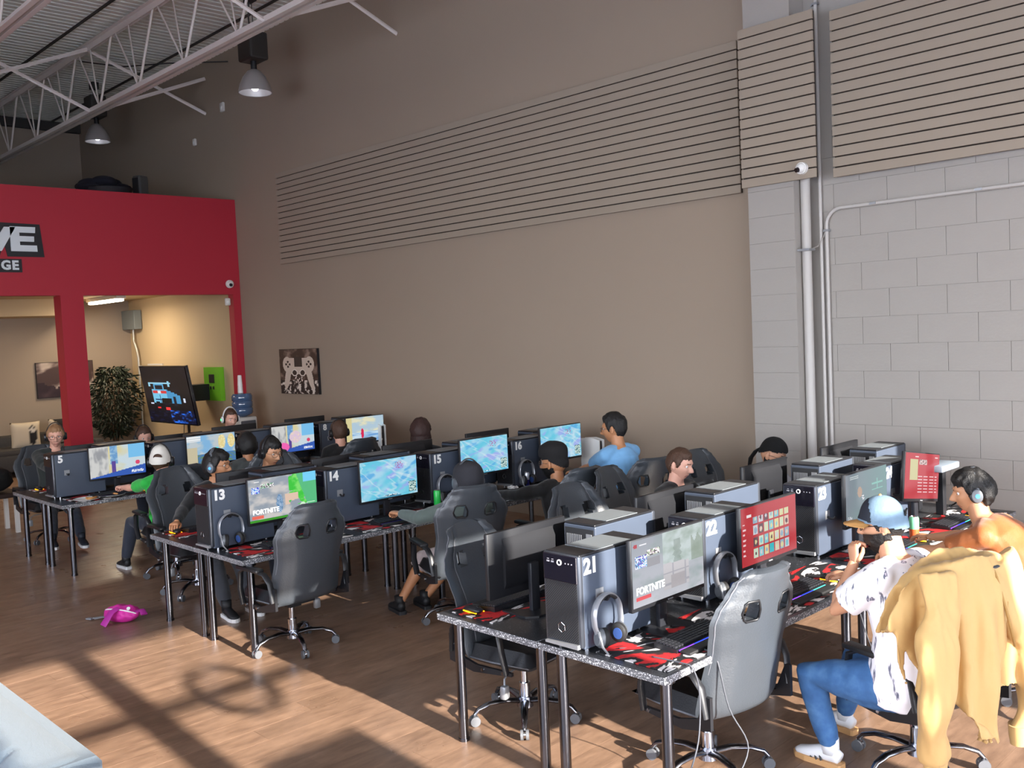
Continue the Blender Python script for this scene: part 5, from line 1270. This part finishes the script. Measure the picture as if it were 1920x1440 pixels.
at_head('player in a white cap, green shirt and black headset', -9.58, 4.16, 82, 1.28, lean=.12, hs=1.2, head_yaw=R_(-28), hd=5, detail=.010, skin=S3, shirt=GREENC, trousers=NAVY, shoes=((24, 24, 26), (200, 200, 200)),
        hands=(((-10.2, 3.93, .82), 1.2), ((-10.15, 4.4, .8), .4)), elbows=((-9.9, 3.6, .4), None), feet=((-10.0, 3.9, .09), (-9.95, 4.3, .09)), extras=dict(hair='fade', hair_th=.003, hair_mat=HAIRR, cap=(CAPW, CAPW, CAPW, 1), cap_hole=True, headset=(HSB, None)))
at_head('player with black hair and black headset, back to the lens beside tower seven', -9.62, 5.16, 80, 1.31, lean=.12, skin=S2, shirt=GRYJ, sleeve='long', trousers=NAVY, extras=dict(hair='short', hair_th=.026, headset=(HSB, None)))
at_head('player with short brown hair and headset microphone, back to the lens by tower eight', -9.65, 6.4, 74, 1.325, lean=.12, hd=5, skin=S3, shirt=BLKC, trousers=NAVY, extras=dict(hair='fade', hair_th=.022, hair_mat=HAIRR, headset=(HSB, None, -1)))
at_head('blond man in glasses and headset facing the lens at the end of the farthest row', -12.12, 3.98, -96, 1.425, lean=.08, head_yaw=R_(-12), head_pitch=R_(8), hd=5, skin=S3, shirt=DKG, sleeve='long', trousers=NAVY, shoes=((34, 38, 48), (225, 225, 225)), build=1.2,
        hands=(((-11.45, 4.1, .79), .4), ((-11.45, 3.75, .85), .8)), feet=((-11.35, 3.95, .09), (-11.3, 3.6, .09)), extras=dict(hair='short', hair_th=.014, hair_mat=HAIRBL, glasses=FRAME, headset=(HSB, None)))
at_head('player with auburn hair whose forehead shows over tower six', -12.1, 5.05, -95, 1.29, lean=.1, head_pitch=R_(10), skin=S3, shirt=BLKC, trousers=NAVY, extras=dict(hair='long', hair_th=.014, hair_mat=HAIRR, headset=(HSB, None)))
at_head('player with reddish hair and white headset glowing green, beside the water cooler', -12.1, 6.27, -95, 1.415, lean=.08, head_pitch=R_(12), hd=5, skin=S3, shirt=BLKC, trousers=NAVY, extras=dict(hair='short', hair_th=.010, fringe=.07, hair_mat=HAIRR, headset=(HSW, LG)))

# ---------------------------------------------------------------- tan jacket over the chair back
JACK = mat('tan_cotton', (194, 157, 100), .75, noise_s=2.5, noise_a=.06, bump=.25, bscale=14, sheen=.1)
t = thing('jacket', 'tan cotton jacket hung over the back of the white-shirted man\'s chair', 'jacket', (-2.10, 4.62, 0), R_(72))
NT, NVv = 84, 34; vs = []; fs = []
for j in range(NVv + 1):
    v = j / NVv
    for i in range(NT):
        a = 2 * math.pi * i / NT; c_, s_ = math.cos(a), math.sin(a)
        A = .255 + .075 * sst(0, .35, v) + .04 * v; B = .095 + .035 * sst(0, .3, v) + .05 * v
        fold = 1 + (.06 + .26 * v) * (math.sin(8 * a + 2.2 * v + 1.3 * math.sin(2 * a)) + .4 * math.sin(17 * a + 3)) * sst(.02, .4, v) * .8 + .07 * fbm(3 * c_, 3 * s_, v * 3) * v * 2
        drop = (.80 if s_ < 0 else .34) * (1 - .18 * abs(c_) ** 3) + .05 * math.sin(3 * a)
        if .25 < abs(c_) and s_ < 0: drop *= .86
        if j == 0: drop = 0
        z = 1.205 - .05 * (c_ ** 2) * (1 - v) - drop * (v ** 1.15)
        vs.append((A * c_ * fold, -.40 - .02 * v + B * s_ * fold + .06 * (1.2 - z), z))
fs = [(j * NT + i, j * NT + (i + 1) % NT, (j + 1) * NT + (i + 1) % NT, (j + 1) * NT + i) for j in range(NVv) for i in range(NT)] + [tuple(range(NT - 1, -1, -1)), tuple(NVv * NT + i for i in range(NT))]
b = MB(); b.add(vs, fs)
def sleeve(s, zl, yo):
    cs = []; rx = []; ry = []
    for k in range(25):
        q = k / 24; cs.append(Vector((s * (.20 + .14 * math.sin(q * 2.2)) + .015 * math.sin(q * 15 + s), yo - .06 * math.sin(q * 3) + .03 * (1 - q) ** 2, 1.15 - (1.15 - zl) * q))); rx.append((.13 - .062 * q) * (1 + .07 * math.sin(q * 22 + s))); ry.append((.045 + .02 * math.sin(3 * q)) * (1 + .10 * math.cos(q * 19)))
    return cs, rx, ry
SL = [sleeve(-1, .34, -.50), sleeve(1, .30, -.48)]
for cs, rx, ry in SL: b.loft(cs, rx, ry, side=Vector((1, .1, 0)), n=18)
me = voxel(b, .010, [JACK], 'jacket_body', 3, .020, 4, 8); link('jacket_body', me, t)
for cs, rx, ry in SL:
    b = MB(); e = cs[-1]; b.loft([e + Vector((0, 0, .05)), e + Vector((0, 0, .0)), e + Vector((0, 0, -.045))], [.070, .066, .060], [.052, .050, .044], side=Vector((1, .1, 0)), n=18); b.build('cuff', JACK, t, 60)
b = MB(); b.tube([(.13, -.47, 1.16), (.10, -.53, 1.10), (.12, -.56, .95), (.15, -.58, .78)], .006, 6); b.build('front_seam', mat('tan_seam', (160, 124, 70), .8), t, True)

# ---------------------------------------------------------------- things on the desks
def keyboard_proto():
    t = thing('keyboard', 'proto', 'keyboard')
    b = MB(); b.prism([(-.07, 0), (.065, 0), (.065, .016), (-.07, .03)], 1, -.22, .22); b.build('keyboard_base', PLAST, t)
    b = MB()
    for r_ in range(6):
        for k in range(17):
            xx = -.062 + r_ * .0195; yy = -.212 + k * .0252
            if r_ == 5 and 3 < k < 8:
                if k == 4: b.box((xx + .008, yy + .05, .024), (.016, .12, .009))
                continue
            h = .031 - (xx + .07) * .10
            b.box((xx + .008, yy + .010, h + .003), (.0155, .0205, .009))
    o = b.build('keys', KEYM, t, kind='stuff')
    b = MB()
    for k, c in enumerate(('purple', 'blue', 'teal')): pass
    for c, y0, y1 in (('purple', -.20, -.08), ('blue', -.075, .06), ('teal', .065, .2)):
        b = MB(); b.cham(.064, .070, y0, y1, .006, .013, .002); b.build('light_strip', LED[c], t)
    b = MB(); b.cham(.072, .135, -.21, .21, 0, .016, .006); b.build('wrist_rest', RUB, t, 40)
    return t
def mouse_proto():
    t = thing('mouse', 'proto', 'mouse')
    b = MB(); b.loft([(-.06, 0, .012), (-.055, 0, .016), (-.03, 0, .02), (.0, 0, .022), (.035, 0, .02), (.058, 0, .014), (.062, 0, .01)], [.012, .025, .031, .030, .033, .026, .01], [.008, .014, .017, .02, .018, .012, .005], side=Vector((0, 1, 0)), n=16); b.build('shell', PLAST, t, True)
    b = MB(); b.loft([(-.055, -.03, .009), (0, -.034, .009), (.055, -.028, .009)], [.004, .005, .004], n=6); b.loft([(-.055, .03, .009), (0, .034, .009), (.055, .028, .009)], [.004, .005, .004], n=6); b.build('glow_strip', LED['yellow'], t, True)
    b = MB(); b.cyl((-.035, -.004, .034), (-.035, .004, .034), .009, n=12); b.build('wheel', RUB, t, 40)
    return t
PK = register(keyboard_proto()); PM = register(mouse_proto()); kf = [0, 0]
ORDW = ['tower %s' % WORD[n] for n in nums[3] + nums[2] + nums[1]]
for r, ty in ((3, t_y3), (2, t_y2), (1, t_y1)):
    e_, m_, f_ = ROWS[r]; ends = [7.78, 7.72, 7.8]
    for k in range(4):
        wn = WORD[nums[r][k]]
        y0 = ty[k] + .06; y1 = (ty[k + 1] - .06) if k < 3 else min(7.78, ty[k] + 1.12)
        for side in (0, 1):
            X0, X1 = (e_ - .46, e_ - .03) if side == 0 else (f_ + .03, f_ + .40)
            wh = 'beside' if side == 0 else 'across the row behind'
            b = MB(); b.cham(X0 - (X0 + X1) / 2, X1 - (X0 + X1) / 2, -(y1 - y0) / 2, (y1 - y0) / 2, 0, .004, .0015)
            o = b.build('desk_mat', PADM, label=f'red, black and white printed desk mat {wh} tower {wn}', cat='mousepad', group='printed desk mats'); o.location = ((X0 + X1) / 2, (y0 + y1) / 2, .7505)
            kl = f'black keyboard with coloured light strip {wh} tower {wn}'; ml = f'black mouse with yellow glow {wh} tower {wn}'
            kx, ky, kr = (e_ - .20, ty[k] + .50, 0) if side == 0 else (f_ + .20, ty[k] + .42, math.pi)
            mx_, my_, mr = (e_ - .17, min(ty[k] + .84, y1 - .05), 0) if side == 0 else (f_ + .17, ty[k] + .13, math.pi)
            for idx, proto, lab, xx, yy, rr, gp in ((0, PK, kl, kx, ky, kr, 'black gaming keyboards'), (1, PM, ml, mx_, my_, mr, 'black mice with yellow lights')):
                if not kf[idx]: kf[idx] = 1; proto.location = (xx, yy, .7547); proto.rotation_euler = (0, 0, rr); proto['label'] = lab; proto['group'] = gp
                else: dup(proto, (xx, yy, .7547), rr, lab, gp)
# headsets hung on tower hooks
def hung_headset_proto():
    t = thing('headset', 'proto', 'headset')
    b = MB(); n = 22; pts = [Vector((0, -.098 * math.cos(a), -.09 + .10 * math.sin(a) * 1.0)) for a in [math.pi * k / n for k in range(n + 1)]]
    pts = [Vector((.01, -.086, -.17)), Vector((.004, -.098, -.13))] + pts + [Vector((.004, .098, -.13)), Vector((.01, .086, -.17))]
    b.loft(pts, [.019] * len(pts), [.006] * len(pts), side=Vector((1, 0, 0)), n=8); b.build('headband', mat('band_silver', (150, 152, 158), .3, metal=.5), t, 50)
    b = MB(); b.loft(pts[8:-8], [.016] * len(pts[8:-8]), [.010] * len(pts[8:-8]), side=Vector((1, 0, 0)), n=8); m_ = b.mesh('pad', RUB, 50); m_.transform(Matrix.Translation((0, 0, -.009))); link('band_pad', m_, t)
    for s in (-1, 1):
        d = Vector((.35, -s, -.1)).normalized(); c = Vector((.018, s * .068, -.19))
        b = MB(); b.loft([c - d * -.0, c + d * .022, c + d * .030], [.048, .050, .040], [.040, .042, .034], side=Vector((0, 0, 1)), n=20); b.build('ear_pad', RUB, t, 50)
        b = MB(); b.loft([c - d * .028, c - d * .012, c], [.034, .047, .049], [.028, .039, .041], side=Vector((0, 0, 1)), n=20); b.build('ear_cup', HSG, t, 50)
        b = MB(); b.loft([c + d * .0305, c + d * .032], [.03, .028], [.024, .022], side=Vector((0, 0, 1)), n=16); b.build('ear_lining', mat('lining_blue', (40, 70, 130), .9), t)
    b = MB(); b.loft([(.03, -.100, -.15), (.045, -.095, -.22), (.05, -.06, -.265), (.05, -.03, -.28)], [.009, .009, .007, .006], [.005] * 4, n=8); b.build('microphone', SILV, t, True)
    return t
PH = register(hung_headset_proto()); hf = [0]
for r, k in ((3, 0), (3, 1), (2, 0), (2, 2), (2, 3)):
    ty = {3: t_y3, 2: t_y2}[r]; e_ = ROWS[r][0]; lab = f'grey headset hanging on the side hook of tower {WORD[nums[r][k]]}'
    loc = (e_ - .48 + .042, ty[k] + .135, .75 + .268)
    if not hf[0]: hf[0] = 1; PH.location = loc; PH['label'] = lab; PH['group'] = 'headsets on hooks'
    else: dup(PH, loc, 0, lab, 'headsets on hooks')
    b = MB(); L = Vector(loc); b.tube([L + Vector((.045, .03, -.26)) , L + Vector((.07, .09, -.22 - .05)), L + Vector((.12, .16, -.258 + .004)), L + Vector((.2, .30, -.254)), L + Vector((.33, .28, -.254))], .0032, 6)
    b.build('headset_cable', CABLE, smooth=True, label=f'thin headset cable on the desk below tower {WORD[nums[r][k]]}', cat='cable', group='headset cables')
# loose cables in front of the desks
def cable(name, pts, label, r=.004):
    P = [Vector(p) for p in pts]; out = []
    for i in range(len(P) - 1):
        p0, p1, p2, p3 = P[max(i - 1, 0)], P[i], P[i + 1], P[min(i + 2, len(P) - 1)]
        for q in range(6):
            u = q / 6; out.append(.5 * ((2 * p1) + (-p0 + p2) * u + (2 * p0 - 5 * p1 + 4 * p2 - p3) * u * u + (-p0 + 3 * p1 - 3 * p2 + p3) * u ** 3))
    out.append(P[-1]); b = MB(); b.tube(out, r, 6); b.build(name, CABLE, smooth=True, label=label, cat='cable')
cable('cable', [(-2.75, 3.50, .757), (-2.60, 3.52, .756), (-2.54, 3.53, .74), (-2.52, 3.55, .62), (-2.50, 3.50, .42), (-2.51, 3.42, .25), (-2.55, 3.45, .1)], 'thin grey cable dropping over the desk edge beside the near leg')
cable('cable', [(-2.85, 3.9, .757), (-2.62, 3.74, .757), (-2.54, 3.72, .74), (-2.49, 3.74, .5), (-2.43, 3.80, .3), (-2.46, 3.66, .12)], 'thin grey cable hanging in front of the near sunlit chair')
cable('cable', [(-2.60, 5.08, .757), (-2.53, 5.1, .72), (-2.50, 5.2, .45), (-2.50, 5.33, .30), (-2.52, 5.42, .5), (-2.56, 5.4, .7)], 'looped thin cable under the desk by the denim-clad leg')
cable('cable', [(-6.45, 3.62, .757), (-6.29, 3.66, .756), (-6.24, 3.67, .70), (-6.22, 3.70, .50), (-6.22, 3.80, .44), (-6.22, 3.9, .52), (-6.26, 3.9, .70)], 'looped pale cable hanging from the middle row desk end')
# cans, paper, plate
def can(x, y, label, m1, m2, h=.135, r=.029, z=.7555):
    t = thing('drink_can', label, 'can', (x, y, z))
    b = MB(); b.revolve((0, 0, 0), [(0, .004), (r * .8, 0), (r, .01), (r, h * .5)], 20); b.build('can_body', m1, t, 40)
    b = MB(); b.revolve((0, 0, 0), [(r, h * .5), (r, h * .93), (r * .84, h)], 20); b.build('can_label', m2, t, 40)
    b = MB(); b.revolve((0, 0, 0), [(r * .84, h), (r * .8, h - .004), (0, h - .004)], 20); b.box((0, .004, h), (.012, .02, .002)); b.build('lid', CHROME, t, 40)
can(-6.70, 6.63, 'slim blue and silver drink can in front of tower sixteen', mat('can_blue', (36, 52, 130), .25, metal=.5), mat('can_silver', (190, 194, 204), .25, metal=.6), .15, .027)
can(-6.62, 5.40, 'bright green drink can beside the man in the grey beanie', mat('can_green', (40, 190, 80), .3), mat('can_green', (40, 190, 80), .3), .16, .032)
can(-2.75, 6.45, 'tall can with green top and orange body behind the man in the cap', mat('can_orange', (206, 92, 50), .3), mat('can_mint', (120, 200, 150), .3), .17, .032)
def crumple(x, y, label, s, m):
    b = MB(); v, f = ico(3); b.add([Vector((p.x, p.y, max(-.1, p.z * .6))) * s * (1 + .45 * fbm(p.x * 2.3 + x, p.y * 2.3, p.z * 2.3)) for p in v], f)
    o = b.build('crumpled_paper', m, label=label, cat='paper'); o.location = (x, y, .7555 + s * .12)
crumple(-6.78, 6.50, 'crumpled white paper beside the blue drink can', .05, WHITE)
crumple(-2.82, 4.36, 'crumpled cream and brown paper bag beside monitor twenty-one', .075, ramp_mat('paper_bag', [(0, (240, 236, 226)), (.5, (232, 226, 214)), (.6, (186, 140, 90)), (1, (80, 60, 50))], 14, rough=.8))
t = thing('paper_plate', 'paper plate with a pizza slice at the open end of the farthest row', 'plate', (-10.22, 3.62, .755))
b = MB(); b.revolve((0, 0, 0), [(0, .003), (.09, .003), (.13, .018), (.132, .016), (.09, 0), (0, 0)], 28); b.build('plate', WHITE, t, 40)
b = MB(); b.prism([(-.09, .02), (.10, -.02), (.03, .09)], 2, .006, .02); b.build('pizza_slice', ramp_mat('pizza', [(0, (200, 60, 40)), (.5, (232, 170, 90)), (1, (250, 220, 150))], 30, rough=.6), t)
b = MB(); b.tube([(.10, -.02, .022), (.07, .04, .024), (.03, .09, .022)], .012, 8); b.build('crust', mat('crust', (196, 140, 80), .7), t, True)
t = thing('pizza_tray', 'paper plate with crusts beside the first one, nearest the tower', 'plate', (-10.25, 3.90, .755))
b = MB(); b.revolve((0, 0, 0), [(0, .003), (.09, .003), (.13, .016), (.132, .014), (.09, 0), (0, 0)], 28); b.build('plate', WHITE, t, 40)
b = MB(); b.tube([(-.06, -.04, .016), (0, .02, .018), (.06, .03, .016)], .012, 8); b.build('crust', mat('crust', (196, 140, 80), .7), t, True)
# white game consoles at the wall ends
for (x, y, lab) in ((-6.68, 7.62, 'white upright game console at the wall end of the middle row'), (-10.55, 7.62, 'white upright game console at the wall end of the farthest row')):
    t = thing('game_console', lab, 'console', (x, y, .755))
    b = MB(); b.cyl((0, 0, 0), (0, 0, .012), .05, n=20); b.build('stand', RUB, t, 40)
    b = MB(); b.cham(-.12, .12, -.022, .022, .012, .36, .01); b.build('core', GLOSS, t, 40)
    for s in (-1, 1):
        b = MB(); b.prism([(-.13, .012), (.125, .0), (.13, .37), (.02, .392), (-.13, .38)], 1, s * .028, s * .044); b.build('side_plate', WHITE, t)
t = thing('router', 'white router box mounted above the desk behind the dark haired man', 'router', (-2.95, 7.42, .755))
b = MB(); b.cham(-.03, .03, -.03, .03, 0, .35, .005); b.build('post', PLAST, t); b = MB(); b.cham(-.08, .08, -.17, .17, .35, .40, .01); b.build('box', mat('router_grey', (120, 132, 144), .6), t, 40)
b = MB(); b.cham(-.02, -.012, -.15, -.07, .40, .44, .003); b.build('mount_tab', WHITE, t)
b = MB(); b.cham(-.10, .10, -.10, .10, 0, .3, .01); o = b.build('small_tower', PLAST, label='small black computer box under the white router', cat='computer'); o.location = (-3.24, 7.44, .755)
# pink belt bag on the floor
PINK = mat('pink_nylon', (206, 44, 150), .55, noise_s=20, noise_a=.1, bump=.3, bscale=30); PINKD = mat('pink_dark', (168, 38, 140), .6)
t = thing('belt_bag', 'bright pink belt bag lying on the wooden floor', 'bag', (-8.12, 3.10, 0), R_(25))
b = MB(); v, f = ico(4); b.add([Vector((p.x * .17, p.y * .10, .065 + max(-.06, p.z * .075))) * (1 + .12 * fbm(p.x * 2, p.y * 2, p.z * 2)) for p in v], f); b.build('bag_body', PINK, t, True)
b = MB(); b.tube([(.165 * math.cos(a), -.075 * abs(math.sin(a)) - .0, .07 + .05 * math.sin(a)) for a in [math.pi * k / 16 for k in range(17)]], .006, 6); b.build('zip', WHITE, t, True)
b = MB(); b.loft([(.02, -.06, .13), (0, -.12, .11), (-.02, -.17, .04), (-.03, -.19, .012)], [.035] * 4, [.006] * 4, side=Vector((1, 0, 0)), n=8); b.loft([(.13, 0, .09), (.2, .02, .10), (.24, .0, .07)], [.035, .03, .03], [.006] * 3, side=Vector((0, 1, .2)), n=8); b.build('strap', PINKD, t, 50)
b = MB(); b.cyl((.12, -.05, .125), (.125, -.055, .132), .015, n=14); b.build('badge', WHITE, t)
b = MB(); b.loft([(-.16, 0, .03), (-.24, -.02, .02), (-.30, -.05, .015)], [.012] * 3, [.004] * 3, n=8); b.loft([(-.16, 0, .03), (-.25, -.06, .018)], [.012] * 2, [.004] * 2, n=8); b.cham(-.34, -.28, -.07, -.03, .006, .02, .004); b.build('buckle', SILV, t)

# ---------------------------------------------------------------- pale tufted sofa back in the foreground
SOFL = mat('pale_blue_grey_weave', (98, 110, 118), .9, noise_s=240, noise_a=.22, bump=.35, bscale=420, sheen=.15)
t = thing('sofa', 'pale blue-grey tufted sofa in the bottom left foreground', 'sofa', (-4.9, 0, 0))
b = MB(); NX, NY = 110, 26; vs = []; fs = []
x0, x1 = -1.6, 1.235
for j in range(NY + 1):
    v = j / NY
    for i in range(NX + 1):
        u = i / NX; x = x0 + (x1 - x0) * u
        # front face curve from the seat up to the top and over
        if v < .72: q = v / .72; y = .84 + .22 * q ** 1.3; z = .40 + .385 * q
        else: q = (v - .72) / .28; y = 1.06 + .22 * q; z = .785 + .015 * math.sin(q * math.pi) - .01 * q
        k = x / .30; sx_ = abs((k % 1) - .5) * 2
        if v < .72:
            seam = math.exp(-((1 - sx_) / .06) ** 2); btn = math.exp(-(((1 - sx_) / .16) ** 2 + ((v - .36) / .07) ** 2))
            puff = .035 * (1 - (1 - sx_) * 0) * (math.sin(math.pi * min(1, sx_)) ** .4) * math.sin(math.pi * q) ** .5
            y -= puff * .9 - .022 * seam; z += -.022 * seam + puff * .4; y += .05 * btn; z -= .03 * btn
        e = sst(x1 - .05, x1, x); z -= .03 * e ** 2
        vs.append((x, y, z))
fs = [(j * (NX + 1) + i, j * (NX + 1) + i + 1, (j + 1) * (NX + 1) + i + 1, (j + 1) * (NX + 1) + i) for j in range(NY) for i in range(NX)]
n0 = len(vs)
b.add(vs, fs); b.build('tufted_front', SOFL, t, True)
b = MB(); b.prism([(.84, .12), (.845, .40), (1.055, .775), (1.08, .788), (1.27, .788), (1.29, .76), (1.29, .12)], 0, x0, x1 - .012); b.build('back_shell', SOFL, t)
b = MB(); b.cham(x0, x1 - .02, .15, .9, .12, .42, .05); b.build('seat', SOFL, t, 40)
for sx_ in (x0 + .1, x1 - .12):
    for yy in (.25, 1.15): b = MB(); b.cyl((sx_, yy, 0), (sx_, yy, .13), .02, .03); b.build('leg', PLAST, t, 40)
